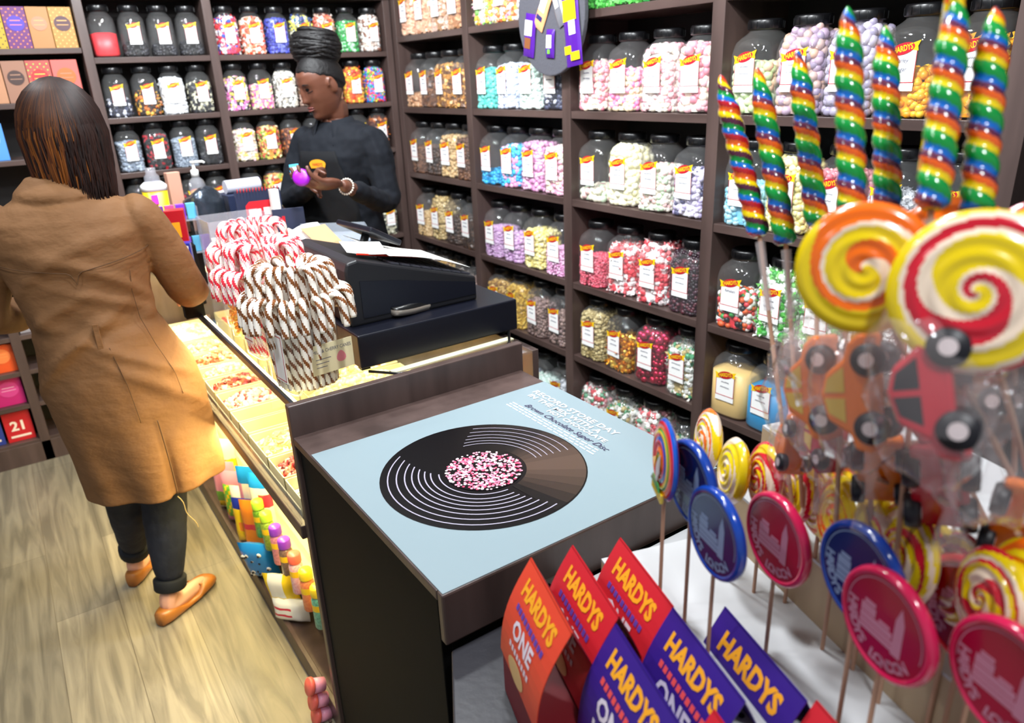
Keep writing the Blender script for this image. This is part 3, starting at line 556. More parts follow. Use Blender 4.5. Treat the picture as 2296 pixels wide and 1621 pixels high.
bl = [(2.22, LIME, ('lime', '#c8c43c', '#6c9c2c'), 'lime-capped bottle of green sprinkles, farther of two lime ones'), (2.13, LIME, ('lime2', '#d8d060', '#8cac3c'), 'lime-capped bottle beside the violet-capped ones'),
      (2.035, VIO, ('viol', '#e0a4b8', '#c88098'), 'violet-capped bottle of pink sprinkles, farther one'), (1.95, VIO, ('viol2', '#a08878', '#786058'), 'violet-capped bottle of grey sprinkles, nearer one'),
      (1.86, CORAL, ('coral', '#c890a8', '#e8b8c4'), 'coral-capped bottle of lilac sprinkles'), (1.765, YCAP, ('peach', '#f0a070', '#e88858'), 'yellow-capped bottle of peach sprinkles'), (1.675, YCAP, ('teal', '#4c9c84', '#6cb49c'), 'yellow-capped bottle of teal sprinkles'),
      (1.59, P('cap_white', '#eeeef4', .35), ('bl', '#4878c0', '#88a8d8'), 'white-capped bottle nearest the black counter side')]
for y, cm, pl, lb in bl: bottle(.448, y, .225, cm, pl, lb+' in the lit case')
MB().add(box(-.035, .10, Y0+.01, Y1-.02, -.012, 0)).build('bottle_step', LIT, loc=(.5, 0, .223)); tag(COL.objects['bottle_step'], 'pale step shelf under the row of capped bottles', 'shelf')
tag(MB().add(box(-.004, .004, -.03, .03, 0, .005)).build('pot_lip', WOOD, loc=(.395, 1.59, .0)), 'small wooden lip on the floor behind the coral pots', 'strip')
def pillow(w, h, d, mats, n=10, deco=None):
    """a sealed sweet bag, standing; face towards -X"""
    v = []; f = []; mi = []
    for s in (-1, 1):
        b = len(v)
        for i in range(n+1):
            for j in range(n+1):
                u, q = i/n*2-1, j/n*2-1; t_ = max(0, (1-u**4))*max(0, (1-q**4)); wob = .004*sin(9*u+4*q)*(1-abs(q))
                v.append((s*d*t_**.6+wob*.5, u*w, (q+1)*h))
        for i in range(n):
            for j in range(n):
                a = b+i*(n+1)+j; q = (a, a+1, a+n+2, a+n+1); f.append(q if s < 0 else q[::-1]); mi.append(deco(i, j) if deco else 0)
    return MB().add((v, f), mi, smooth=True)
def bag(px, py, X, w, h, d, mats, label, deco=None, rz=0, tilt=0, extra=None, name='sweet_bag', z=None):
    p = onx(px, py, X); z = max(p.z, .062) if z is None else z; b = thing(name, label, 'bag', (X+.012, p.y, z), rz+.75, 'sweet bags in the lit case')
    o = pillow(w, h, d, mats, deco=deco).build('bag_body', mats, b); b.rotation_euler[1] = tilt
    if extra: extra(b)
    return b
FB = P('foil_blue', '#1c86dc', .25); FW = P('foil_white', '#f4f4ea', .25); FY = P('foil_yellow', '#f2d01c', .25); FR = P('foil_red', '#d8304c', .3); FG = P('foil_green', '#6cb83c', .3); FO = P('foil_orange', '#ec8c2c', .3); FK = P('eye_black', '#0c0c0c', .3); FN = P('foil_navy', '#1c2c94', .3); FPK = P('foil_pink', '#ee9cb8', .3)
def eyes(b):
    rnd = random.Random(4); mb = MB()
    for i in range(16):
        y, z = rnd.uniform(-.045, .045), rnd.uniform(.02, .15)
        mb.add(ball(.0085, 8, 6), 0, T(-.022, y, z, s=(.5, 1, 1))); mb.add(ball(.0045, 6, 4), 1, T(-.027, y+.001, z-.001, s=(.6, 1, 1)))
    mb.build('printed_eyes', [FW, FK], b)
bag(588, 1268, .425, .056, .085, .026, [FB], 'bright blue bag covered with eyes in the lit case', extra=eyes, z=.07, tilt=-.3)
bag(640, 1345, .43, .05, .085, .022, [FY, FW], 'yellow and white bag lying against the blue bag', deco=lambda i, j: 1 if 3 <= i <= 7 and j > 4 else 0, tilt=-.25, z=.075)
bag(655, 1425, .42, .06, .04, .02, [FW, FR], 'white bag with red printing at the low front edge', deco=lambda i, j: 1 if j in (3, 6) and i > 3 else 0, z=.07)
bag(545, 1170, .43, .045, .09, .02, [FY, FN, FO], 'yellow bag with navy band left of the blue bag', deco=lambda i, j: 1 if j > 7 else (2 if 3 < i < 7 and 2 < j < 5 else 0), z=.09)
bag(560, 1130, .47, .045, .1, .02, [FW, FB, FPK], 'white and pale blue bag under the wooden rail', deco=lambda i, j: 1 if j > 6 else (2 if i > 6 else 0), z=.17)
bag(515, 1100, .44, .04, .08, .02, [FG, FY], 'green and yellow bag in the lit case', deco=lambda i, j: (i+j) % 3 == 0, z=.085)
bag(505, 1065, .46, .05, .1, .022, [FO, FW], 'orange and white bag under the coat hem', deco=lambda i, j: 1 if j > 5 else 0, z=.16)
bag(490, 1040, .44, .05, .09, .02, [FPK, FG], 'pink bag with green corner under the coat hem', deco=lambda i, j: 1 if j < 3 else 0, z=.1)
bag(585, 1150, .46, .04, .12, .02, [FW, FR, FB], 'tall white bag with red and blue print below the rail', deco=lambda i, j: 1 if 4 < j < 7 and i < 5 else (2 if j > 7 else 0), z=.2)
for k, y in enumerate((2.75, 2.62, 2.48, 2.36)):
    o = bag(500, 1060, .45, .055, .11, .02, [(FY, FPK, FW, FO)[k], FR], ['yellow', 'pink', 'white', 'orange'][k]+' packet with red band far back in the lit case', deco=lambda i, j: 1 if j == 5 else 0, z=.065); o.location.y = y
for k, (px, py) in enumerate(((700, 1537), (711, 1573), (724, 1607))):
    p = onx(px, py, .385); b = thing('lidded_pot', 'round coral lidded pot, %s of three by the black counter side' % ('farthest', 'middle', 'nearest')[k], 'pot', (.405, 1.66-.052*k, .062), 0, 'coral lidded pots at floor level')
    MB().add(lathe([(.019, .012), (.021, .045)], 24), 0, smooth=True).build('pot_body', FPK, b, (.03, 0, .0), (0, -1.25, 0))
    MB().add(lathe([(.0235, .045), (.025, .047), (.025, .055), (.022, .058)], 24), 0, smooth=True).build('pot_lid', CORAL, b, (.03, 0, .0), (0, -1.25, 0))
    b.location = (.385, 1.60-.006*k, (.098, .052, .006)[k])
# ---------------------------------------------------------------- till
TILL = P('till_grey_black', '#17171b', .42); TILLN = P('till_navy_black', '#0d0f1a', .35); KEYS = P('till_keys', '#3a3a42', .5)
t = thing('till', 'black cash till with sloped keyboard on its wide cash drawer', 'till', (.88, 1.85, .93))
o = (.88, 1.85, .93)
for a in ((.67, 1.70), (1.10, 1.70), (.67, 2.02), (1.10, 2.02)): ub('foot', a[0]-.012, a[0]+.012, a[1]-.012, a[1]+.012, .930, .942, BLACKPL, t, o, 0)
ub('cash_drawer', .648, 1.135, 1.665, 2.06, .942, 1.032, TILLN, t, o, .004)
ub('drawer_front_strip', 1.135, 1.14, 1.68, 2.045, .955, 1.02, KEYS, t, o, 0)
prof = [(.665, 1.032), (1.05, 1.032), (1.05, 1.10), (.79, 1.178), (.70, 1.205), (.672, 1.20), (.665, 1.18)]
mb = MB().add(prism([(x-.88, z-.93) for x, z in prof], 0, .38), 0, T(0, 1.74-1.85+.38, 0, rx=pi/2)); mb.build('till_body', TILL, t, bevel=.006)
mb = MB().add(prism([(.7-.88, 1.05-.93), (1.045-.88, 1.05-.93), (1.045-.88, 1.085-.93), (.80-.88, 1.135-.93), (.7-.88, 1.15-.93)], 0, .002), 0, T(0, 1.74-1.85, 0, rx=pi/2)); mb.build('side_panel', TILLN, t)
mb = MB(); sl = atan2(1.178-1.10, .79-1.05)
for i in range(8):
    for j in range(12): mb.add(box(-.012, .012, -.011, .011, 0, .004), 0, T(1.03-.88-i*.031, 1.77-1.85+j*.029, 1.107-.93+i*.0093, ry=.29))
mb.build('keyboard', KEYS, t)
MB().add(box(-.01, .006, -.10, .10, -.05, .06)).build('display_screen', TILLN, t, (-.02, .16, .285), (0, -1.05, .1), bevel=.004)
MB().add(tube([(-.06, .16, .22), (-.03, .16, .29)], .012, 12), 0, smooth=True).build('display_pole', TILL, t)
PAPER = P('white_paper', '#ecebe6', .6); KRAFT = P('brown_paper', '#b08c64', .7)
def sheet(name, pts, mat, lab, cat='paper', n=8, sag=.01, seed=1):
    """paper sheet through four corner points, slightly curved, 1 mm thick"""
    a, b, c, d = [Vector(p) for p in pts]; nn = (b-a).cross(d-a).normalized(); v = []; f = []; rnd = random.Random(seed)
    for s in (0, 1):
        for i in range(n+1):
            for j in range(n+1):
                u, w = i/n, j/n; p = a*(1-u)*(1-w)+b*u*(1-w)+c*u*w+d*(1-u)*w
                p = p+nn*(sag*sin(pi*u)*sin(2.2*w+seed)+s*.001); v.append(tuple(p))
    m = (n+1)**2
    for i in range(n):
        for j in range(n):
            q = (i*(n+1)+j, (i+1)*(n+1)+j, (i+1)*(n+1)+j+1, i*(n+1)+j+1); f += [q[::-1], tuple(k+m for k in q)]
    return tag(MB().add((v, f), 0, smooth=True).build(name, mat), lab, cat)
sheet('paper_sheet', [(.80, 1.76, 1.196), (1.045, 1.76, 1.122), (1.045, 2.06, 1.122), (.80, 2.08, 1.205)], PAPER, 'white paper sheets lying over the sloped till keyboard', seed=2)
sheet('paper_sheet', [(.70, 1.80, 1.215), (.80, 1.77, 1.2), (.82, 1.86, 1.215), (.72, 1.9, 1.225)], PAPER, 'small white receipt on the high end of the till', 'receipt', seed=4, sag=.004)
sheet('paper_bag', [at(672, 512, 2.42), at(728, 502, 2.42), at(806, 580, 2.13), at(762, 592, 2.10)], KRAFT, 'pale brown paper bag leaning over the till', 'bag', seed=3)
sheet('paper_sheet', [at(650, 520, 2.46), at(712, 498, 2.46), at(760, 552, 2.27), at(722, 566, 2.27)], PAPER, 'white paper slip leaning above the brown bag', seed=5)
mb = MB(); 
for a in ((-.11, .11, -.08, .08, 0, .002), (-.11, -.108, -.08, .08, 0, .035), (.108, .11, -.08, .08, 0, .035), (-.11, .11, -.08, -.078, 0, .035), (-.11, .11, .078, .08, 0, .035)): mb.add(box(*a))
b = mb.build('acrylic_tray', clear('acrylic_clear', (.93, .96, 1), .22, 1.5, .05, (.75, .82, .9)), loc=ony(752, 532, 2.42), rot=(.02, .06, -.3), bevel=.0006); tag(b, 'clear acrylic tray standing beyond the till', 'tray')
ub2 = MB().add(box(-.03, .03, -.03, .03, 0, ony(752, 532, 2.42).z-.9305-.012)).build('tray_riser', BLK, loc=(ony(752, 532, 2.42).x, 2.42, .9305)); tag(ub2, 'black riser block under the acrylic tray', 'block')
tag(MB().add(tube([onz(800, 570, 1.21)+Vector((0, 0, .0)), Vector((.93, 1.80, 1.165))], .003, 8)).build('red_pen', P('pen_red', '#e0301c', .4)), 'red pen lying along the top of the till', 'pen')
# phone
t = thing('phone_handset', 'black cordless phone with silver edge lying on the cash drawer', 'phone', (.90, 1.765, 1.0325), atan2(.06, .25))
L_ = .125; v = []; f = []; mi = []; ns = 14
for k, (dz, ww, m_) in enumerate(((0, .9, 0), (.010, 1.0, 0), (.016, 1.0, 0), (.022, .86, 0))):
    for j in range(28):
        a = 2*pi*j/28; x = L_*math.copysign(abs(cos(a))**.45, cos(a)); y = .024*ww*math.copysign(abs(sin(a))**.6, sin(a)); v.append((x*(.97+.03*ww), y, dz+.010*(x/L_)**2))
for k in range(3):
    for j in range(28): f.append((k*28+j, k*28+(j+1) % 28, (k+1)*28+(j+1) % 28, (k+1)*28+j)); mi.append(1 if k < 2 else 0)
f.append(tuple(range(27, -1, -1))); mi.append(1); f.append(tuple(range(84, 112))); mi.append(0)
MB().add((v, f), mi, smooth=True).build('handset_body', [BLACKPL, P('phone_silver', '#c9beb0', .25, .6)], t)
mb = MB()
for i in range(4):
    for j in range(3): mb.add(box(-.008, .008, -.0045, .0045, 0, .003), 0, T(.03+i*.021, -.012+j*.012, .0215+.010*((.03+i*.021)/L_)**2))
mb.build('keypad', P('phone_keys', '#2c3a54', .4), t); MB().add(box(-.055, -.01, -.014, .014, .0215, .0235)).build('phone_display', P('phone_screen', '#27374a', .15), t)
tag(MB().add(tube([(.665, 1.66, .935), (.72, 1.60, .933), (.85, 1.56, .933), (1.0, 1.56, .933), (1.06, 1.60, .935), (1.10, 1.66, .945)], .004, 8), 0, smooth=True).build('till_cable', BLACKPL), 'black cable trailing along the front of the cash drawer', 'cable')
tag(MB().add(box(-.19, .19, -.012, .012, 0, .004)).build('paper_strip', TRAY, loc=(.9, 1.628, .9305), rot=(0, 0, .03)), 'cream paper strip on the glass under the cash drawer edge', 'paper')
# ---------------------------------------------------------------- candy canes
def stripes(path, r, n, twist, pat, seed=0):
    v, f = tube(path, r, n); mi = []; N = len(path)
    for i in range(N-1):
        for j in range(n): mi.append(pat[int((j+i*twist)) % len(pat)])
    return v, f, mi+[pat[0], pat[0]]
CW = P('cane_white', '#f2ebe0', .3, coat=.3); CB = P('cane_brown', '#7e4a22', .3, coat=.3); CRD = P('cane_red', '#d8283c', .3, coat=.3); CPK = P('cane_pink', '#f2a0b8', .3, coat=.3)
def cane_mesh(L, hr, mats, pat, r=.0082):
    path = [(0, 0, L*i/40) for i in range(41)]+[(hr-hr*cos(a), 0, L+hr*sin(a)) for a in [pi*k/18*1.06 for k in range(1, 19)]]
    p = path[-1]; path += [(p[0]+.001*k, 0, p[2]-.006*k) for k in range(1, 8)]
    v, f, mi = stripes(path, r, 16, 1, pat); return MB().add((v, f), mi, smooth=True).mesh('candy_cane', mats)
KM = [cane_mesh(L, .024, [CW, CB], [0, 0, 0, 0, 0, 1, 1, 1, 0, 0, 0, 0, 0, 1, 1, 1]) for L in (.208, .272)]
RM = [cane_mesh(L, .024, [CW, CRD, CPK], [0, 0, 0, 1, 1, 1, 0, 2, 0, 0, 0, 1, 1, 1, 0, 2]) for L in (.215, .275)]
TAGG = P('green_tag', '#2c8c5c', .5)
def cane_jar(x, y, me, w, label, cg, col, glabel, seed, hoff=0):
    rnd = random.Random(seed)
    t = thing('glass_jar', label, 'jar', (x, y, .9305), .12)
    k = 4; h = .20
    MB().add(lathe([(w*.88, 0, k), (w*.98, .006, k), (w, .02, k), (w, h-.03, k), (w*.93, h-.012, 3), (w*.86, h, 2.6), (w*.9, h+.008, 2.4), (w*.86, h+.008, 2.4)], 40, cap1=False), 0, smooth=True).build('jar_wall', GLASS, t)
    MB().add(lathe([(w*.86, .002, k), (w*.92, .012, k), (w*.8, .02, k)], 32), 0, smooth=True).build('jar_base', GLASS, t)
    i = 0
    for ring, (n, r, lo) in enumerate(((27, w*.88, 0), (19, w*.52, 1))):
        for q in range(n):
            a = 2*pi*(q+rnd.uniform(-.15, .15))/n; rr = r*rnd.uniform(.95, 1.05)
            o = link('candy_cane', me[lo]); o.location = (x+rr*cos(a), y+rr*sin(a), .9305+.012); o.rotation_euler = (rnd.uniform(-.03, .03), rnd.uniform(-.05, .02)+(.10 if ring == 0 else .05), a+rnd.uniform(-.45, -.05))
            tag(o, '%s candy cane hooked in the %s ring of %s' % (col, ('lower', 'upper')[ring], glabel), 'candy cane', cg+(' lower ring', ' upper ring')[ring])
    return t
j1 = cane_jar(.517, 1.69, KM, .074, 'square glass jar of brown and white candy canes beside the till', 'brown candy canes,', 'brown and white', 'the front jar', 1)
j2 = cane_jar(.535, 1.98, RM, .074, 'glass jar of red and white canes just behind the brown ones', 'red candy canes in the middle jar,', 'red and white', 'the middle jar', 2)
j3 = cane_jar(.60, 2.30, RM, .085, 'glass jar of red and white canes, farthest of three', 'red candy canes in the far jar,', 'red and white', 'the far jar', 3)
CARD = P('cream_card', '#e3d6ac', .6)
mb = MB().add(box(-.055, .055, -.001, .001, -.037, .037), 0); mb.add(textc('MILK & CHERRY CANES', .0085), 1, T(0, -.0014, .020, rx=pi/2, s=(.8, 1, 1)))
for k in range(3): mb.add(box(-.045, -.005-.006*k, -.0013, -.001, .0-.01*k, .0015-.01*k), 1)
mb.add(prism([(.012*cos(a)*(1-.3*sin(a)), .014*sin(a)) for a in [2*pi*q/14 for q in range(14)]], 0, .0006), 2, T(.022, -.001, -.004, rx=pi/2))
mb.build('card_sign', [CARD, INK, P('print_pink', '#e0848c', .5)], j1, (.035, -.0775, .085), (0, .0, 0))
mb = MB().add(box(-.028, .028, -.001, .001, -.06, .06), 0)
for a in ((-.026, -.024, -.056, .056), (.024, .026, -.056, .056), (-.026, .026, -.056, -.054), (-.026, .026, .054, .056)): mb.add(box(a[0], a[1], -.0014, -.001, a[2], a[3]), 1)
mb.build('paper_label', [WHITE, RED], j1, (-.0775, -.03, .10), (0, 0, -pi/2))
mb = MB().add(box(-.028, .028, -.001, .001, -.05, .05), 0).add(box(-.026, .026, -.0014, -.001, -.046, -.043), 1).build('paper_label', [WHITE, RED], j2, (-.0775, .0, .10), (0, 0, -pi/2))
# ---------------------------------------------------------------- clutter on the far end of the counter
ACR = clear('acrylic_box', (.95, .95, .98), .16, 1.45, .05, (.85, .85, .92))
def boxthing(name, label, cat, c, sx, sy, sz, mat, rz=0, bevel=.002, group=None, deco=None):
    """box standing at c (base centre), long side along local x"""
    o = MB().add(box(-sx/2, sx/2, -sy/2, sy/2, 0, sz)).build(name, mat, loc=c, rot=(0, 0, rz), bevel=bevel); tag(o, label, cat, group)
    if deco: deco(o)
    return o
CT = .9305
# raised wooden box carrying the far clutter
boxthing('riser_box', 'dark wooden riser box under the clutter at the far end of counter', 'box', (.80, 3.10, CT), .52, .40, .17, BLK)
RT = CT+.17+.0005
# clear tub in front
c = ony(478, 520, 2.72)
t = thing('acrylic_tub', 'large clear acrylic tub behind the red candy canes', 'tub', (.66, 2.74, CT))
mb = MB()
for a in ((-.11, .11, -.09, .09, 0, .003), (-.11, -.107, -.09, .09, 0, .27), (.107, .11, -.09, .09, 0, .27), (-.11, .11, -.09, -.087, 0, .27), (-.11, .11, .087, .09, 0, .27)): mb.add(box(*a))
mb.build('tub_wall', ACR, t, bevel=.0008)
rr = random.Random(9)
for k, (dx, dy, col, nme) in enumerate(((-.06, .03, FW, 'white'), (.0, .04, P('foil_purple', '#8c5cb0', .3), 'purple'), (.06, .02, P('foil_coral', '#e0605c', .35), 'coral'), (.03, -.04, FW, 'pale'))):
    o = boxthing('sweet_packet', '%s packet standing inside the clear acrylic tub%s' % (nme, '' if k else ' at its left'), 'packet', (.66+dx, 2.74+dy, CT+.004), .045, .02, .19-.02*k, col, rr.uniform(-.3, .3), group='packets in the acrylic tub')
# yellow sweets in small jar left of canes
for k, (X, Y) in enumerate(((.512, 2.30), (.500, 2.20))):
    t = thing('glass_jar', 'small glass jar of golden sweets left of the red canes, %s one' % ('farther', 'nearer')[k], 'jar', (X, Y, CT))
    MB().add(lathe([(.026, 0), (.03, .004), (.03, .09), (.026, .1), (.028, .105)], 24, cap1=False), 0, smooth=True).build('jar_wall', GLASS, t)
    mb = MB(); rn = random.Random(k)
    for i in range(70):
        a = rn.random()*6.28; r = .021*sqrt(rn.random()); mb.add(ball(.006, 7, 5), 0, T(r*cos(a), r*sin(a), .008+rn.random()*.08), smooth=True)
    tag(mb.build('sweets', palette('sweets_goldball', ['#f0a418', '#e88c10', '#f4bc38'], .35), t), kind='stuff')
def plane_deco(o, polys, name, mats, x0=0, y=-.0012):
    mb = MB()
    for mi, pl in polys: mb.add(prism(pl, 0, .0008), mi, T(x0, y, 0, rx=pi/2))
    return mb.build(name, mats, o)
R4 = lambda a, b, c, d: [(a, c), (b, c), (b, d), (a, d)]
# red chocolate box
p = ony(402, 550, 2.66)
boxthing('stand_block', 'black block lifting the red box beside the acrylic tub', 'block', (p.x+.005, 2.66, CT), .08, .06, p.z-CT-.0005, BLK)
o = boxthing('chocolate_box', 'tall red box with gold print standing left of the acrylic tub', 'box', (p.x+.005, 2.66, p.z), .06, .05, ony(402, 468, 2.66).z-p.z, P('box_red', '#b01420', .35), -.25)
plane_deco(o, [(0, R4(-.012, .012, .03, .08))], 'gold_print', [GOLD], y=-.0255)
p = ony(425, 612, 2.50)
boxthing('stand_block', 'black block lifting the blue and orange box', 'block', (p.x-.01, 2.50, CT), .06, .04, max(.01, p.z-CT-.0005), BLK)
o = boxthing('sweet_box', 'blue white and orange box standing left of the canes', 'box', (p.x-.01, 2.50, max(CT+.01, p.z)), .06, .04, .10, FN, -.3)
plane_deco(o, [(0, R4(-.03, -.01, 0, .13)), (1, [(-.005, .03), (.02, .04), (.025, .09), (.0, .10)]), (2, R4(.0, .028, .005, .025))], 'print', [FO, FW, FR], y=-.0205)
# clear rack with pink and purple packets
t = thing('acrylic_rack', 'clear two-tier acrylic rack of small packets beside the coat shoulder', 'rack', (.50, 2.92, CT)); mb = MB()
for z in (0, .13, .25): mb.add(box(-.07, .07, -.05, .05, z, z+.004))
for s in (-.07, .066): mb.add(box(s, s+.004, -.05, .05, 0, .30))
mb.build('rack_frame', ACR, t)
for k in range(8):
    c = (.445+(k % 4)*.036, 2.90, CT+.1345+(k//4)*.12); boxthing('sweet_packet', '%s packet, number of four along the %s rack tier' % (['purple', 'pink', 'violet', 'blue'][k % 4], ('lower', 'upper')[k//4]) if False else '%s packet on the %s tier of the acrylic rack' % (['purple', 'pink', 'violet', 'sky blue'][k % 4], ('lower', 'upper')[k//4]), 'packet', c, .03, .02, .055, [P('pk_purple', '#6c3c9c', .35), P('pk_pink', '#d84c8c', .35), VIO, P('pk_sky', '#5cb4dc', .35)][k % 4], 0, .001, 'packets in the acrylic rack')
# yellow charity tub
p = ony(348, 420, 3.02)
t = thing('collection_tub', 'yellow tub with purple print and clear top behind the coat shoulder', 'tub', (p.x-.005, 3.02, RT))
hz = p.z-RT-.01
MB().add(lathe([(.032, 0, 3), (.036, .01, 3), (.042, hz, 3)], 24), 0, smooth=True).build('tub_body', YEL, t); MB().add(lathe([(.043, hz, 3), (.044, hz+.018, 3), (.03, hz+.03, 2.5)], 24), 0, smooth=True).build('tub_lid', WHITE, t)
MB().add(lathe([(.028, hz+.03), (.026, hz+.05), (.018, hz+.06), (.018, hz+.08), (.002, hz+.082)], 20), 0, smooth=True).build('clear_dome', ACR, t)
MB().add(box(-.022, .0, -.046, -.041, hz-.045, hz-.012)).build('purple_print', P('print_magenta', '#d83cc0', .5), t)
# foil bag, pump, roll
def sculpt(name, label, cat, c, sx, sy, sz, mat, seed, rz=0, amp=.25):
    v, f = ball(1, 20, 14); vv = []
    for p in v:
        q = Vector(p); d = 1+amp*noise.noise(q*1.7+Vector((seed, 0, 0))); vv.append((q.x*d*sx, q.y*d*sy, max(-.97, q.z*d)*sz+sz*.97))
    return tag(MB().add((vv, f), 0, smooth=True).build(name, mat, loc=c, rot=(0, 0, rz)), label, cat)
p = ony(450, 420, 3.06)
sculpt('foil_bag', 'crumpled dark silver foil bag beneath the white pump', 'bag', (p.x, 3.06, RT), .085, .05, .085, P('foil_silver', '#4a525e', .22, .75, bump=(18, .8)), 3)
t = thing('pump_bottle', 'white pump dispenser bottle behind the foil bag', 'bottle', (ony(435, 380, 3.2).x, 3.2, RT)); zt = ony(435, 361, 3.2).z-RT
MB().add(lathe([(.03, 0), (.032, .01), (.032, zt-.09), (.026, zt-.075), (.012, zt-.06)], 20), 0, smooth=True).build('bottle_body', ACR, t)
MB().add(lathe([(.015, zt-.06), (.015, zt-.035), (.006, zt-.03), (.006, zt-.008), (.011, zt-.006), (.011, zt)], 16), 0, smooth=True).add(tube([(0, 0, zt-.004), (.035, -.005, zt-.004), (.042, -.006, zt-.010)], .005, 8), 0, smooth=True).build('pump_head', WHITE, t)
p = ony(545, 415, 3.12); tag(MB().add(tube([(-.075, 0, .026), (.065, 0, .026)], .026, 20), 0).add(tube([(.065, 0, .026), (.0655, 0, .026)], .026, 20), 1).build('paper_roll', [P('roll_lilac_white', '#cfcfdc', .5), VIO], loc=(p.x, 3.12, p.z-.026), rot=(0, 0, .12)), 'lilac-white paper roll lying on the navy books', 'roll')
NAVY = P('navy_card', '#1c2540', .45); BUS = P('bus_red', '#c8202c', .4)
boxthing('navy_book', 'thick navy book lying under the paper roll', 'book', (p.x, 3.12, RT), .18, .12, p.z-.026-RT-.0005, NAVY, .1, group=None)
# calendar with the red bus
c = ony(575, 470, 2.96); top = ony(585, 420, 2.96); hgt = top.z-CT
t = thing('desk_calendar', 'navy spiral card with a printed red bus behind the canes', 'calendar', (c.x, 2.90, CT), -.08)
MB().add(box(-.085, .085, -.004, .004, 0, hgt)).build('card_panel', NAVY, t, rot=(-.05, 0, 0))
plane_deco(t, [(0, [(-.055, hgt-.14), (.07, hgt-.14), (.07, hgt-.055), (.055, hgt-.04), (-.04, hgt-.04), (-.055, hgt-.055)]), (2, R4(-.05, .065, hgt-.128, hgt-.112))], 'printed_bus', [BUS, WHITE, GOLD], y=-.006)
plane_deco(t, [(0, R4(-.045, .0, hgt-.098, hgt-.07)), (0, R4(.01, .06, hgt-.095, hgt-.067))], 'printed_window', [WHITE], y=-.0072)
mb = MB()
for k in range(14): mb.add(tube([(-.075+k*.0115, .006*cos(a)-.0, hgt+.002+.007*sin(a)) for a in [2*pi*q/8 for q in range(9)]], .0012, 5), 0)
mb.build('spiral_binding', BUS, t)
# navy card with umbrella motif
c = ony(635, 500, 2.62); hgt = ony(635, 468, 2.62).z-CT
t = thing('display_card', 'navy card with red phone and white dome print behind the till', 'card', (c.x+.02, 2.60, CT), -.2)
MB().add(box(-.055, .055, -.003, .003, 0, hgt)).build('card_panel', NAVY, t, rot=(-.12, 0, 0), bevel=.001)
plane_deco(t, [(0, R4(-.028, -.018, hgt-.09, hgt-.02)), (1, [(-.04, hgt-.10), (.015, hgt-.10), (.008, hgt-.075), (-.012, hgt-.062), (-.032, hgt-.075)]), (0, R4(-.05, .03, hgt-.125, hgt-.108))], 'print', [BUS, WHITE], y=-.018+.0)
c = ony(606, 445, 2.86); boxthing('cup_stack', 'stack of white cups with yellow rim beside the bus card', 'cups', (c.x+.01, 2.84, CT), .03, .03, ony(606, 425, 2.84).z-CT, WHITE)
c = ony(390, 405, 3.1); boxthing('leaflet_box', 'slim cardboard leaflet box leaning behind the yellow tub', 'box', (c.x, 3.12, RT), .05, .03, c.z-RT+.03, P('box_salmon', '#c0907c', .6), .2)
# small lime tag by the till, sweets cups
sculpt('crumpled_wrapper', 'crumpled clear wrapper with lime spot beside the till', 'wrapper', (.69, 2.12, CT), .04, .05, .05, clear('wrapper_grey', (.8, .8, .82), .3, 1.5, .1, (.6, .6, .65), (40, .8)), 8)
# hanging grey bag of chocolate bars on the right shelving
GREYF = P('grey_felt', '#4a4a52', .85, bump=(120, .4))
pc = onx(1240, 60, 1.862)
t = thing('chocolate_display', 'round dark grey board of purple and yellow chocolate bars on the shelving', 'display', (1.862, 2.41, 1.80))
R_ = .215; pts = [(R_*.95*cos(a), R_*sin(a)) for a in [2*pi*k/40 for k in range(40)]]
MB().add(prism(pts, 0, .02), 0, T(-.0, 0, .03, rx=pi/2, rz=-pi/2)).build('grey_board', GREYF, t, bevel=.004)
PUR = P('wrap_purple', '#4a1a88', .3); 
def bar(name, lab, y, z, w, h, ang, base, deco):
    b = thing(name, lab, 'chocolate bar', (1.840-.004, y, z), 0, 'chocolate bars on the round board'); b.rotation_euler = (ang, 0, 0)
    pillow(w/2, h/2, .008, None).build('wrapper', base, b, (0, 0, -h/2)); 
    mb = MB()
    for mi, (ya, yb, za, zb) in deco: mb.add(box(-.0092, -.008, ya*w, yb*w, za*h, zb*h), mi)
    mb.build('wrapper_print', [WHITE, YEL, P('choc_brown', '#7c4a28', .5), FG, P('wrap_dark', '#2c2c60', .3)], b)
def dpos(px, py): q = onx(px, py, 1.84); return q.y, q.z
for a in (('chocolate_bar', 'purple and white bar on the left of the round grey board', *dpos(1190, 80), .07, .155, .18, PUR, [(0, (-.3, .35, .0, .35)), (2, (-.25, .3, -.3, -.05))]),
          ('chocolate_bar', 'small purple bar with white label low on the grey board', *dpos(1236, 98), .05, .10, .08, PUR, [(0, (-.3, .3, -.15, .3)), (3, (-.15, .15, -.35, -.2))]),
          ('chocolate_bar', 'large yellow and purple bag on the right of grey board', *dpos(1285, 70), .09, .235, -.12, PUR, [(1, (-.4, .4, .15, .45)), (0, (-.3, .1, -.05, .152)), (1, (-.45, .1, -.42, -.3)), (1, (.05, .45, -.32, -.2))]),
          ('chocolate_bar', 'peach coloured bar tilted at top of the grey board', *dpos(1222, 15), .06, .17, .55, P('wrap_peach', '#e8a070', .35), [(0, (-.3, .3, -.1, .3)), (4, (-.3, .3, -.3, -.2))]),
          ('chocolate_bar', 'silver grey bar tilted at top centre of the grey board', *dpos(1252, 8), .05, .16, -.4, P('wrap_silver', '#9a9ca4', .25, .6), [(0, (-.2, .2, -.1, .2))])): bar(*a)
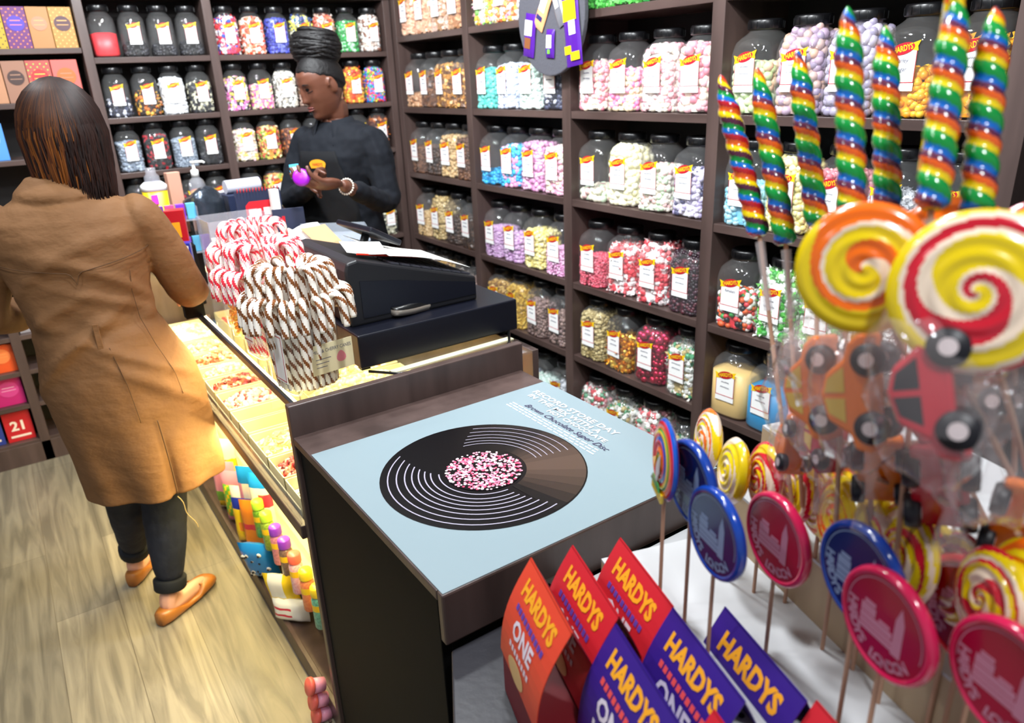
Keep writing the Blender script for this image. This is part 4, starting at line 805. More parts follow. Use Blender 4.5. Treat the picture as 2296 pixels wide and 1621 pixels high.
# ---------------------------------------------------------------- boxes on the left part of the back wall
unitl = thing('gift_shelving', 'dark shelving with chocolate boxes at the left of the back wall', 'shelving unit', (0, BY, 0)); OL = (0, BY, 0)
def lb(n, *a, m=WOOD): return ub(n, *a, m, parent=unitl, o=OL)
for z in (1.808, 1.598, 1.372): lb('shelf', -.9, .427, BY+.004, BY+.24, z-.022, z, m=WOODX)
for z in (1.10, .85, .62, .455, .295, .115): lb('shelf', -.9, .427, BY+.004, BY+.24, z-.022, z, m=WOODX)
lb('upright', -.128, -.088, BY, BY+.24, 0, 1.08); lb('upright', -.94, -.9, BY, BY+.24, 0, 2.04); lb('top_board', -.94, .429, BY-.006, BY+.24, 2.012, 2.04)
lb('plinth', -.9, .429, BY, BY+.02, 0, .10); lb('back_panel', -.94, .429, BY+.24, BY+.252, 0, 2.04, m=BACKP)
def giftbox(x, z, w, h, base, dotc, circ, label, dots=True):
    b = thing('chocolate_box', label, 'box', (x, BY+.035, z+.0005), 0, 'patterned chocolate boxes on the back-wall shelves')
    MB().add(box(-w/2, w/2, 0, .03, 0, h)).build('carton', base, b, bevel=.0015)
    mb = MB(); rd = []
    if dots:
        for i in range(int(w/.012)):
            for j in range(int(h/.012)):
                if (i+j) % 2 == 0: mb.add(box(-w/2+.004+i*.012, -w/2+.009+i*.012, -.0006, 0, .004+j*.012, .009+j*.012), 0)
    r = w*.36; mb.add(prism([(r*cos(a), r*.95*sin(a)) for a in [2*pi*k/24 for k in range(24)]], 0, .001), 1, T(0, -.0006, h*.60, rx=pi/2)); mb.add(box(-r*.6, r*.6, -.0022, -.001, h*.66, h*.68), 0); mb.add(box(-r*.7, r*.7, -.0022, -.001, h*.56, h*.575), 0)
    mb.build('printed_pattern', [dotc, circ], b)
h_ = lambda c, n: P('carton_'+n, c, .5)
for (x, w, base, dc, cc, lab, dd) in ((.125, .085, h_('#a88c1c', 'yel'), h_('#4a3420', 'br'), h_('#5c3830', 'dkbr'), 'yellow dotted box with brown circle on the top gift shelf', True),
      (.212, .085, h_('#5c2660', 'pur'), h_('#d87c3c', 'or'), h_('#4430b0', 'blu'), 'purple box with orange dots and blue circle on the top gift shelf', True),
      (.296, .08, h_('#a07040', 'tan'), h_('#cc9860', 'tan2'), h_('#a87458', 'tan3'), 'plain tan box with faint circle on the top gift shelf', False),
      (.381, .086, h_('#a47838', 'gold'), h_('#d8a860', 'gold2'), h_('#4c3038', 'plum'), 'gold patterned box with dark circle, rightmost on the top gift shelf', True)):
    giftbox(x, 1.808, w, .16, base, dc, cc, lab, dd)
for (x, w, base, dc, cc, lab, dd) in ((-.01, .08, h_('#9c4c68', 'mauve'), h_('#b06080', 'mv2'), h_('#c84c3c', 'rd'), 'mauve box at the left edge of the second gift shelf', False),
      (.075, .085, h_('#a87858', 'tn4'), h_('#b88868', 'tn5'), h_('#8c6448', 'tn6'), 'tan box with brown circle on the second gift shelf', False),
      (.163, .085, h_('#8c6450', 'br2'), h_('#a07860', 'br3'), h_('#3c2824', 'br4'), 'brown box with dark circle on the second gift shelf', False),
      (.252, .09, h_('#a04840', 'rd2'), h_('#8cc050', 'grn'), h_('#c02c2c', 'rd3'), 'red box with green apple pattern on the second gift shelf', True),
      (.35, .10, h_('#c85c54', 'slm'), h_('#e07c64', 'slm2'), h_('#e8602c', 'org'), 'salmon box with orange circle, rightmost on the second gift shelf', False)):
    giftbox(x, 1.598, w, .165, base, dc, cc, lab, dd)
giftbox(.0, 1.372, .13, .15, h_('#4c8cd8', 'sky'), h_('#e8eef4', 'wh'), h_('#c8dcf0', 'wh2'), 'sky blue box with white print left of the customer', False)
giftbox(.36, 1.10, .09, .14, h_('#c8d8d8', 'pl'), h_('#3c7c6c', 'gr'), h_('#e8e8e0', 'wh3'), 'pale box with green stripes right of the brown hair', True)
giftbox(-.18, .455, .10, .13, h_('#d8501c', 'oj'), h_('#f09050', 'oj2'), h_('#e87c40', 'oj3'), 'orange box low on the left gift shelving', False)
giftbox(-.19, .295, .11, .13, h_('#b81c6c', 'mg'), h_('#f0c0d8', 'mg2'), h_('#c83c84', 'mg3'), 'magenta box on the low shelf left of the upright', False)
giftbox(-.305, .295, .10, .13, h_('#1c8c8c', 'tl'), h_('#80c0c0', 'tl2'), h_('#2ca09c', 'tl3'), 'teal box at the picture edge on the low shelf', False)
def numbox(x, base, s, lab):
    b = thing('chocolate_box', lab, 'box', (x, BY+.035, .1155), 0, 'patterned chocolate boxes on the back-wall shelves'); MB().add(box(-.055, .055, 0, .03, 0, .145)).build('carton', base, b, bevel=.0015)
    MB().add(textc(s, .045, bold=.002), 0, T(0, -.001, .075, rx=pi/2)).add(box(-.04, .04, -.001, 0, .02, .03), 0).build('printed_number', P('print_cream', '#f0e0d0', .5), b)
numbox(-.195, h_('#c01c24', 'cr'), '21', 'red box printed 21 on the lowest gift shelf'); numbox(-.315, h_('#2c3c8c', 'nv'), '8', 'blue box printed 8 on the lowest gift shelf')
for k, x in enumerate((-.04, .06, .16, .26, .36)):
    giftbox(x, (.62, .85)[k % 2], .085, .14, [h_('#8c8890', 'gy'), h_('#c8b8a8', 'bg')][k % 2], h_('#d8c83c', 'ly'), h_('#e8e0e8', 'lw'), '%s box on the shelf behind the coat, %s' % (('grey', 'beige')[k % 2], ('leftmost', 'second', 'third', 'fourth', 'rightmost')[k]), False)
# ---------------------------------------------------------------- near counter, cards and lollipops
DV = Vector((-.3, -.954, 0)).normalized(); EV = Vector((.954, -.3, 0)).normalized()
RZS = atan2(DV.y, DV.x)            # local +x runs towards the viewer along the stand
def S(s, t, z): return DV*s+EV*t+Vector((0, 0, z))
NEARC = P('near_counter_dark', '#2b2a30', .4, bump=(60, .1))
t = thing('low_counter', 'dark low counter in front of the record counter', 'counter', (.8, .4, 0))
poly = [(.408, .818), (.10, .265), (.35, -.10), (1.5, -.10), (1.5, .818)]
MB().add(prism([(x-.8, y-.4) for x, y in poly][::-1] if False else [(x-.8, y-.4) for x, y in poly], .76, .795)).build('counter_top', NEARC, t, bevel=.003)
poly2 = [(.47, .80), (.20, .30), (.42, -.05), (1.45, -.05), (1.45, .80)]
MB().add(prism([(x-.8, y-.4) for x, y in poly2], 0, .76)).build('counter_body', P('near_counter_green', '#1a211c', .6), t)
STW = P('stand_white', '#bfc0c2', .45); STB = P('stand_cream', '#b39c7c', .6); HOLE = P('stand_hole', '#1c1a1a', .8)
t = thing('lollipop_stand', 'tiered white and cream stand holding the lollipops', 'stand', (0, 0, 0)); 
def tier(s0, s1, t0, t1, z0, z1, nm='tier'):
    q = [S(s0, t0, 0), S(s0, t1, 0), S(s1, t1, 0), S(s1, t0, 0)]; pl = [(p.x, p.y) for p in q]
    a = sum(pl[i][0]*pl[(i+1) % 4][1]-pl[(i+1) % 4][0]*pl[i][1] for i in range(4)); pl = pl if a > 0 else pl[::-1]
    mb = MB(); mb.add(prism(pl, z0, z1-.004), 1); mb.add(prism(pl, z1-.004, z1), 0)
    k = s0+.03
    while k < s1-.02:
        for tt in ((t0+.03), ):
            c = S(k, tt, z1); mb.add(lathe([(.004, 0), (.004, .0004)], 10), 2, T(c.x, c.y, z1))
        k += .045
    return mb.build(nm, [STW, STB, HOLE], t)
tier(-.80, -.10, .352, .545, .796, .985); tier(-.80, -.10, .545, .60, .796, 1.07); tier(-.80, -.10, .60, .80, .796, 1.15)
q = MB().add(box(.655, 1.35, .62, .812, 0, .012)).build('white_tray', STW, loc=(0, 0, .7955), bevel=.003); tag(q, 'flat white tray against the front of the record counter', 'tray')
q = None
# low riser under the cards
RS = [S(-.80, .20, 0), S(-.80, .345, 0), S(-.1, .345, 0), S(-.1, .20, 0)]
tag(MB().add(prism([(p.x, p.y) for p in RS][::-1], .7955, .885)).build('card_riser', P('riser_red', '#7c1420', .5), bevel=.002), 'dark red riser box under the folded gift cards', 'box')
# folded cards
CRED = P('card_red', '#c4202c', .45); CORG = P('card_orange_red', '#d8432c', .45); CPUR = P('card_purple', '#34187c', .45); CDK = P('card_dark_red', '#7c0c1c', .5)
CTXT = P('card_text_white', '#dcd0dc', .5); CLIL = P('card_text_violet', '#5a3c9c', .5); CPK2 = P('card_text_red', '#e04c4c', .5); CYL = P('card_text_gold', '#eda021', .45)
def card(s, t_, zr, kind, label, L=.150, h=.145, lean=.34):
    b = thing('gift_card', label, 'card', tuple(S(s, t_, zr)), RZS, 'folded gift cards')
    # local: x along the ridge to the viewer, +y = towards EV?, faces left (-EV)
    side = -1 if (Matrix.Rotation(RZS, 3, 'Z') @ Vector((0, 1, 0))).dot(EV) > 0 else 1
    base = {'o': CORG, 'r': CRED, 'p': CPUR}[kind]; n = 10; th = .0012
    for face in (side, -side):
        v = []; f = []
        for k in (0, 1):
            for i in range(n+1):
                u = i/n; bow = .012*sin(pi*u)*(1 if face == side else .5); y = face*(sin(lean)*h*u+bow)+k*th*-face; z = -cos(lean)*h*u
                v += [(0, y, z), (L, y, z)]
        m = 2*(n+1)
        for i in range(n): f += [(2*i, 2*i+1, 2*i+3, 2*i+2), (m+2*i, m+2*i+2, m+2*i+3, m+2*i+1), (2*i, 2*i+2, m+2*i+2, m+2*i), (2*i+1, m+2*i+1, m+2*i+3, 2*i+3)]
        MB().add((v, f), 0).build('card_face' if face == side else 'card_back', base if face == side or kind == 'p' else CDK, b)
    # printing on the left face, following its slope
    def put(mb, vf, mi, x, u, lift=.0008):
        v, f = vf; vv = []
        for p in v:
            uu = min(1, max(0, u-p[1]/h)); bow = .012*sin(pi*uu); vv.append((x+p[0], side*(sin(lean)*h*uu+bow+lift+p[2]), -cos(lean)*h*uu))
        mb.add((vv, f), mi)
    def fit(s_, hh, w, bold=.0): 
        v, f = textc(s_, hh, bold=bold); ww = max(p[0] for p in v)-min(p[0] for p in v); return [(p[0]*w/ww, p[1], 0) for p in v], f
    mb = MB(); put(mb, fit('HARDYS', .021, .108, .0014), 0, L*.5, .19)
    for i in range(10): put(mb, prism([(-.0035, -.004), (.0035, -.004), (.0035, .004), (-.0035, .004)], 0, .0001), 1 if kind != 'p' else 3, L*.5-.045+.01*i, .36)
    put(mb, fit('ONE', .024, .070, .0012), 2, L*.5-.004, .53)
    for i in range(8): put(mb, prism([(-.003, -.004), (.003, -.004), (.003, .004), (-.003, .004)], 0, .0001), 2, L*.5-.036+.0095*i, .70)
    el = lambda a, c: [(a*cos(q), c*sin(q)) for q in [2*pi*k/16 for k in range(16)]]
    put(mb, prism(el(.03, .016), 0, .0001), 4, L*.45, .88)
    mb.build('card_print', [CYL, CLIL, CTXT, CPK2, P('card_cream_oval', '#d8b078', .5)], b)
ZR = 1.03
def rid(px, py): p = onz(px, py, ZR); return p.dot(DV), p.dot(EV)
for (px, py, k, lb) in ((1190, 1250, 'o', 'orange-red folded card with gold writing, leftmost of the back row'), (1283, 1222, 'r', 'red folded card with gold writing, middle of the back row'), (1390, 1205, 'r', 'red folded card with gold writing, rightmost of the back row'),
                        (1380, 1398, 'p', 'purple folded card with gold writing, leftmost of the purple row'), (1508, 1362, 'p', 'purple folded card with gold writing, middle of the purple row'), (1625, 1360, 'p', 'purple folded card with gold writing, rightmost of the purple row'),
                        (1600, 1590, 'r', 'red folded card tip at the bottom edge, left one'), (1830, 1570, 'r', 'red folded card tip at the bottom edge, middle one')):
    s, t_ = rid(px, py); card(s, t_, ZR if 'tip' not in lb else ZR-.0, k, lb)
STICK = P('paper_stick', '#b98f74', .7); STICKW = P('white_stick', '#d0b8a8', .6)
def axisM(p, zdir, xdir):
    z = Vector(zdir).normalized(); x = (Vector(xdir)-z*Vector(xdir).dot(z)).normalized(); y = z.cross(x)
    return Matrix(((x.x, y.x, z.x, p[0]), (x.y, y.y, z.y, p[1]), (x.z, y.z, z.z, p[2]), (0, 0, 0, 1)))
def place(o, M): o.matrix_world = M
# flat printed rock lollies
def arc_text(s, r, a0, a1, h):
    mb = []; n = len(s)
    for i, ch in enumerate(s):
        if ch == ' ': continue
        a = a0+(a1-a0)*i/(n-1); v, f = textc(ch, h, bold=.0006); M = Matrix.Translation((r*cos(a), r*sin(a), 0)) @ Matrix.Rotation(a+pi/2, 4, 'Z'); mb.append(([tuple(M @ Vector(p)) for p in v], f))
    return mb
def rock_lolly(px, py, D, dia, rimc, facec, prc, zt, label, yaw=0, rim_tilt=0):
    c = at(px, py, D); b = thing('rock_lollipop', label, 'lollipop', tuple(c), 0, 'flat printed lollipops'); r = dia/2
    nrm = Matrix.Rotation(yaw, 3, 'Z') @ (-EV); M = axisM(c, nrm, nrm.cross(Vector((0, 0, 1)))*-1); b.matrix_world = M
    # local: x = reading direction, y = up, z = out of the face
    n = 48; h = .0065
    MB().add(lathe([(r*.90, -h), (r*.98, -h*.6), (r, 0), (r*.98, h*.7), (r*.93, h), (r*.88, h*.9), (r*.86, h*.7)], n), 0, smooth=True).build('candy_rim', rimc, b)
    MB().add(lathe([(0.001, h*.55), (r*.87, h*.55), (r*.87, h*.74)], n, cap1=True), 0).build('candy_face', facec, b)
    mb = MB(); z = h*.78
    for vf in arc_text('HARDYS LONDON', r*.70, radians(178), radians(318), r*.19): mb.add(vf, 0, T(0, 0, z))
    v = []; f = []
    for i in range(41):
        a = radians(-10+200*i/40)
        for q in (r*.80, r*.82): v.append((q*cos(a), q*sin(a), z))
    for i in range(40): f.append((2*i, 2*i+1, 2*i+3, 2*i+2))
    mb.add((v, f), 0)
    tw = [(.22, -.38), (.42, -.38), (.41, .30), (.32, .58), (.23, .30)]; mb.add(prism([(x*r, y*r) for x, y in tw], z-.0002, z), 0)
    for k, (xa, xb, ya, yb) in enumerate(((-.50, .22, -.34, -.26), (-.50, .22, -.24, -.16), (-.50, .2, -.14, -.02), (-.50, -.18, .0, .16), (-.44, -.2, .18, .26), (-.1, .14, .0, .06))): mb.add(box(xa*r, xb*r, ya*r, yb*r, z-.0002, z), 0)
    mb.build('printed_motif', prc, b)
    sb = thing('stick', None, None); 
    bpy.data.objects.remove(sb)
    so = MB().add(tube([(0, 0, 0), (0, 0, -(c.z-zt-.0))], .0024, 10), 0).build('stick', STICK); so.parent = b
    so.matrix_world = Matrix.Translation(c+Vector((0, 0, -r*.9)))@Matrix.Identity(4); so.scale = (1, 1, (c.z-zt-r*.9)/(c.z-zt))
    so.matrix_parent_inverse = b.matrix_world.inverted(); so.matrix_world = Matrix.Translation(c+Vector((0, 0, -r*.9))) @ Matrix.Diagonal((1, 1, (c.z-zt-r*.9)/(c.z-zt), 1))
    return b
RB = P('rock_blue_rim', '#0a3c9c', .16, coat=.5); RBF = P('rock_blue_face', '#0c1f5c', .25, coat=.3); RBP = P('rock_blue_print', '#8094b8', .4)
RM_ = P('rock_magenta_rim', '#d01c50', .16, coat=.5); RMF = P('rock_magenta_face', '#a00c34', .25, coat=.3); RMP = P('rock_magenta_print', '#c07c94', .4)
RRM = P('rock_red_rim', '#dc1418', .16, coat=.5); RRF = P('rock_red_face', '#8c0410', .25, coat=.3)
Z1 = .985
def tierz(p):
    t_ = p.dot(EV); return .985 if t_ < .545 else 1.07 if t_ < .60 else 1.15
for a in ((1552, 1082, .845, .103, RB, RBF, RBP, 'dark blue lollipop partly behind a larger-looking blue one'), (1606, 1195, .80, .106, RB, RBF, RBP, 'blue printed lollipop in front, leftmost of the lower discs'),
          (1744, 1208, .805, .106, RM_, RMF, RMP, 'magenta printed lollipop between the two blue discs'), (1932, 1290, .69, .106, RB, RBF, RBP, 'blue printed lollipop behind the nearest pink disc'),
          (1990, 1400, .645, .105, RM_, RMF, RMP, 'pink printed lollipop in front of a blue one'), (2175, 1375, .66, .108, RRM, RRF, RMP, 'bright red printed lollipop behind two pink ones'),
          (2262, 1530, .565, .104, RM_, RMF, RMP, 'pink printed lollipop cut by the bottom right corner')):
    rock_lolly(*a[:7], tierz(at(a[0], a[1], a[2])), a[7])
# round swirl discs
def swirl_mesh(r, h, cols, arms, turns, seed=0, wob=.0):
    nr, na = 44, 220; v = []; f = []; mi = []; rnd = random.Random(seed)
    for side in (1, -1):
        b = len(v)
        for i in range(nr+1):
            u = i/nr; zz = side*h*(1-u**3.2)**.6*(1+.10*cos(pi*u*9))
            for j in range(na):
                a = 2*pi*j/na; v.append((r*u*cos(a)+1e-6*i, r*u*sin(a), zz))
        for i in range(nr):
            for j in range(na):
                k = (j+1) % na; q = (b+i*na+j, b+i*na+k, b+(i+1)*na+k, b+(i+1)*na+j); f.append(q[::-1] if side > 0 else q)
                u = (i+.5)/nr; ph = (j/na*arms+turns*(u**.8)*(1 if side > 0 else 1))*len(cols)/1.0
                mi.append(cols[int(ph*1.0+wob*sin(9*u+seed)) % len(cols)])
    return v, f, mi
SY = P('swirl_yellow', '#e8c80c', .2, coat=.5); SO = P('swirl_orange', '#ee6a10', .2, coat=.5); SR = P('swirl_red', '#cc1c30', .2, coat=.5); SWH = P('swirl_white', '#f0d8c0', .25, coat=.5); SG = P('swirl_green', '#1c9444', .2, coat=.5); SB_ = P('swirl_blue', '#1050b4', .2, coat=.5)
def swirl(px, py, D, dia, h, cols, arms, turns, zt, label, nrm, group, seed=0, name='swirl_lollipop', rot=0):
    c = at(px, py, D); zt = min(zt, 9); b = thing(name, label, 'lollipop', tuple(c), 0, group); n_ = Vector(nrm).normalized(); b.matrix_world = axisM(c, n_, n_.cross(Vector((0, 0, 1)))*-1+Vector((0, 0, rot)))
    v, f, mi = swirl_mesh(dia/2, h, cols, arms, turns, seed, .8); MB().add((v, f), mi, smooth=True).build('swirl_candy', [SY, SWH, SO, SR, SG, SB_], b)
    e = back_end(c) if 'big' in group else Vector((c.x, c.y, tierz(c))); st_ = c+(e-c).normalized()*dia*.45
    so = MB().add(tube([tuple(st_), tuple(e)], .0024, 10), 0).build('stick', STICK); so.parent = b; so.matrix_parent_inverse = b.matrix_world.inverted(); so.matrix_world = Matrix.Identity(4)
    return b
def back_end(c): return S(max(-.76, min(-.25, c.dot(DV)-.06)), .68, 1.152)
def tocam(px, py): return -ray(px, py)
GS = 'big swirl lollipops'
swirl(1937, 602, .56, .100, .008, [0, 0, 0, 1, 2, 2], 1, 1.7, 1.15, 'orange yellow and white swirl lollipop, leftmost of the big ones', tocam(1937, 602)+Vector((-.2, 0, 0)), GS, 1)
swirl(2130, 585, .64, .110, .008, [0, 0, 2, 2, 1], 1, 1.5, 1.15, 'orange and yellow swirl lollipop, mostly hidden behind the front two', tocam(2130, 585), GS, 2)
swirl(2190, 655, .50, .112, .008, [0, 0, 0, 1, 3, 3, 1], 1, 1.7, 1.15, 'large red yellow and white swirl lollipop in front', tocam(2190, 655)+Vector((0, .05, 0)), GS, 5)
swirl(2350, 610, .55, .11, .008, [3, 3, 1, 0], 1, 2.0, 1.15, 'red swirl lollipop cut by the right edge', tocam(2350, 610), GS, 3)
GT = 'small striped swirl lollipops in the stand'
for k, (px, py, D, dia, cols, lb) in enumerate(((1588, 985, 1.0, .085, [0, 1, 2, 1], 'yellow and orange edge-on swirl lollipop behind the rainbow one'), (1645, 1055, .93, .085, [0, 1, 0], 'pale yellow edge-on swirl lollipop, second of the stand row'), (1715, 1070, .90, .088, [0, 3, 1, 3], 'red and yellow striped lollipop, third of the stand row'),
      (1790, 1090, .88, .09, [0, 1, 3, 0], 'yellow swirl lollipop edge tucked behind the red striped one'), (1905, 1120, .84, .09, [0, 0, 2], 'yellow and orange lollipop tucked between fourth and fifth'), (2000, 1195, .78, .095, [0, 3, 1], 'red and yellow lollipop tucked behind the seventh'), (2090, 1255, .72, .095, [0, 0, 1, 3], 'yellow lollipop with thin red lines right of the seventh'), (1845, 1115, .86, .095, [0, 2, 0, 1], 'orange and yellow striped lollipop, fourth of the stand row'), (1885, 1165, .80, .098, [0, 2, 0], 'orange striped lollipop, fifth of the stand row'), (1960, 1205, .77, .1, [0, 3, 1, 0], 'red white and yellow lollipop, sixth of the stand row'), (2030, 1240, .72, .102, [0, 3, 0, 1], 'yellow and red lollipop, seventh of the stand row'),
      (2150, 1300, .68, .09, [0, 1, 3, 0], 'white and red striped lollipop, eighth of the stand row'), (2225, 1345, .62, .09, [1, 0, 3], 'pale striped lollipop, ninth of the stand row'), (2300, 1330, .60, .09, [0, 2, 0], 'orange and yellow lollipop at the right picture edge'))):
    swirl(px, py, D, dia, .012, cols*2, 1, 1.5, 1.045, lb, Vector((-.84, .54, .12+.05*(k % 2))), GT, k)
# rainbow picture lollipop
c = swirl(1492, 1030, .865, .098, .008, [5, 3, 0, 4, 2, 3], 0, 2.0, Z1, 'rainbow lollipop with white unicorn picture, leftmost of all', -EV+Vector((0, 0, .05))-DV*.25, 'rainbow lollipops', 0, 'rainbow_lollipop')
mb = MB(); mb.add(prism([(.004, .004), (.012, .012), (.012, -.012), (.006, -.026), (.0, -.026), (-.002, -.008)], .0095, .0103), 0); mb.add(prism([(-.018, -.006), (-.006, .002), (-.008, -.014)], .0095, .0103), 1); mb.add(prism([(-.02, -.034), (.02, -.034), (.014, -.026), (-.012, -.024)], .0095, .0103), 2); mb.add(box(-.022, .022, -.047, -.036, .004, .008), 1)
mb.build('unicorn_print', [STW, SY, SG], c)
# twisted rainbow lollies
UC = [P('uni_yellow', '#e6c80a', .18, coat=.5), P('uni_orange', '#e8601a', .18, coat=.5), P('uni_red', '#c4202a', .18, coat=.5), P('uni_blue', '#0d62b8', .18, coat=.5), P('uni_green', '#0c8c3a', .18, coat=.5), P('uni_purple', '#5c2440', .18, coat=.5)]
def unicorn(top, bot, D, w, stick_to, label, turns=4.2, phase=0, D2=None):
    a = at(*top, D); b_ = at(*bot, D2 or D); t = thing('twisted_lollipop', label, 'lollipop', tuple(b_), 0, 'twisted rainbow lollipops')
    N, n = 190, 24; v = []; f = []; mi = []; ax = (a-b_); L = ax.length; x = ax.orthogonal().normalized(); y = ax.normalized().cross(x)
    seq = [0, 1, 2, 3, 4, 5] if phase % 2 == 0 else [4, 0, 1, 5, 3, 4]
    for i in range(N+1):
        u = i/N; base = w/2*(min(1, (1-u)/.22)**.55 if u > .78 else 1)*(1-.04*u)*(min(1, (u+.015)/.04)**.5)
        for j in range(n):
            th = 2*pi*j/n; r = max(.0008, base*(1-.15*abs(sin(th+2*pi*turns*u+phase)*1.0)**3)); c = ax*u; v.append(tuple(c+(x*cos(th)+y*sin(th))*r))
    for i in range(N):
        for j in range(n):
            k = (j+1) % n; f.append((i*n+j, i*n+k, (i+1)*n+k, (i+1)*n+j)); ph = ((j+.5)/n+turns*(i+.5)/N+phase/2/pi)*6; mi.append(seq[int(ph) % 6])
    f.append(tuple(range(n-1, -1, -1))); f.append(tuple(range(N*n, N*n+n))); mi += [0, 0]
    MB().add((v, f), mi, smooth=True).build('twisted_candy', UC, t)
    s = Vector(stick_to); MB().add(tube([(0, 0, 0), tuple(s-b_)], .0026, 10), 0).build('stick', STICK, t)
    v, f = tube([tuple((s-b_)*.02), tuple((s-b_)*.16), tuple((s-b_)*.28)], [.006, .0045, .0055], 10, caps=False); MB().add((v, f), 0, smooth=True).build('wrapper_tie', clear('cellophane_tie', (.95, .95, .97), .3, 1.5, .08, (.85, .8, .8), (60, .6)), t)
HB = lambda px, py, D, z=1.15: (lambda p: (p.x, p.y, z+.001))(at(px, py, D))
st = [((1615, 168), (1703, 530), .86, .0265, (1790, 1000, .83), 'leftmost twisted rainbow lollipop with short rounded tip'), ((1697, 150), (1762, 548), .83, .0265, (1815, 1010, .82), 'twisted rainbow lollipop, second from the left'),
      ((1787, 112), (1832, 505), .80, .026, (1850, 1000, .80), 'twisted rainbow lollipop with purple tip, third from left'), ((1900, 15), (1910, 470), .68, .0268, (1905, 1000, .72), 'tall twisted rainbow lollipop, fourth from left'),
      ((1985, 58), (1990, 480), .72, .0268, (1985, 1000, .72), 'twisted rainbow lollipop with white tip, fifth from left'), ((2150, -12), (2088, 470), .60, .0275, (2060, 1000, .66), 'twisted rainbow lollipop, second from the right'),
      ((2233, 15), (2188, 480), .60, .0275, (2150, 1000, .66), 'rightmost twisted rainbow lollipop')]
for k, (a, b, D, w, s, lb) in enumerate(st):
    p = at(*s); unicorn(a, b, D, w, (p.x, p.y, 1.152), lb, 4.9, k*1.3)
c = at(2118, 140, .62); t = thing('twisted_lollipop', 'pale yellow twisted lollipop tucked behind the second from right', 'lollipop', tuple(c), 0, 'twisted rainbow lollipops')
# (small hint of an eighth one between the two right ones)
v, f, mi = stripes([(0, 0, -.09+.003*i) for i in range(50)], .008, 10, .4, [0, 0, 1, 0, 2, 0]); MB().add((v, f), mi, smooth=True).build('twisted_candy', [UC[0], STW, UC[1]], t); MB().add(tube([(0, 0, -.09), (0, 0, 1.152-c.z)], .0026, 8)).build('stick', STICK, t)
# toy car lollipops in cellophane
CELLO = clear('cellophane', (.99, .985, .985), .075, 1.4, .09, (.95, .86, .86), (38, .7))
CARR = P('car_red', '#b80c24', .22, coat=.4); CARO = P('car_orange', '#ea7414', .22, coat=.4); CARK = P('car_window', '#181014', .2); CARY = P('car_window_yellow', '#d8b040', .25); TYRE = P('car_tyre', '#17151c', .45); HUB = P('car_hub', '#d8c8c8', .4)
def car(label, M, paint, win, s=1.0, bagm=True, zt=1.15, stick=True):
    b = thing('car_lollipop', label, 'lollipop', (0, 0, 0), 0, 'car-shaped sweets in cellophane'); b.matrix_world = M
    pr = [(-.050, .006), (-.047, .020), (-.034, .024), (-.022, .042), (.0, .047), (.018, .042), (.030, .027), (.044, .023), (.052, .012), (.050, .006)]
    MB().add(prism([(x*s, z*s) for x, z in pr], 0, .040*s), 0, T(0, .020*s, 0, rx=pi/2)).build('car_body', paint, b, bevel=.005*s)
    for nm, pl in (('car_window', [(-.024, .026), (-.016, .040), (-.003, .043), (-.003, .026)]), ('car_window', [(.002, .026), (.002, .043), (.014, .040), (.024, .026)])):
        MB().add(prism([(x*s, z*s) for x, z in pl], 0, .0412*s), 0, T(0, .0206*s, 0, rx=pi/2)).build(nm, win, b)
    MB().add(box(.036*s, .051*s, -.014*s, .014*s, .016*s, .0215*s)).build('bonnet_grille', win, b)
    for x in (-.028, .029):
        for y in (-1, 1):
            w = MB().add(lathe([(.0125*s, -.006*s), (.014*s, -.003*s), (.014*s, .003*s), (.0125*s, .006*s)], 20), 0, T(rx=pi/2), smooth=True).build('wheel', TYRE, b, (x*s, y*.019*s, .006*s)); MB().add(lathe([(.0062*s, -.0066*s), (.0062*s, .0066*s)], 16), 0, T(rx=pi/2)).build('hub_cap', HUB, w)
    if bagm:
        rn = random.Random(len(label)); v, f = ball(1, 26, 18); vv = []
        for p in v:
            q = Vector(p); d = 1+.16*noise.noise(q*3+Vector((len(label), 0, 0))); vv.append((q.x*.070*s*d, q.y*.034*s*d, .023*s+q.z*.040*s*d))
        vv2 = vv; MB().add((vv2, f), 0, smooth=True).build('cellophane_wrapper', CELLO, b)
        # gathered tail of the wrapper
        v, f = tube([(-.066*s, 0, .02*s), (-.085*s, 0, .018*s), (-.12*s, .004, .02*s)], [.012*s, .004, .016*s], 12, caps=False); MB().add((v, f), 0, smooth=True).build('wrapper_tail', CELLO, b)
    return b
def carM(px, py, D, nose, side):
    """nose and side given as camera-space combos (right, up, towards) made into world axes"""
    tw = -ray(px, py).normalized(); rt = CU.cross(tw).normalized(); up_ = tw.cross(rt); g = lambda q: (rt*q[0]+up_*q[1]+tw*q[2]).normalized()   # turned by eye: right, up, towards
    x = g(nose); y = g(side); y = (y-x*y.dot(x)).normalized(); z = x.cross(y); p = at(px, py, D)
    return Matrix(((x.x, y.x, z.x, p.x), (x.y, y.y, z.y, p.y), (x.z, y.z, z.z, p.z), (0, 0, 0, 1)))
def carstick(b, zt, dx=0):
    p = b.matrix_world.translation; e = back_end(p); o = MB().add(tube([tuple(p), tuple(e)], .0024, 8)).build('stick', STICK); o.parent = b; o.matrix_parent_inverse = b.matrix_world.inverted(); o.matrix_world = Matrix.Identity(4)
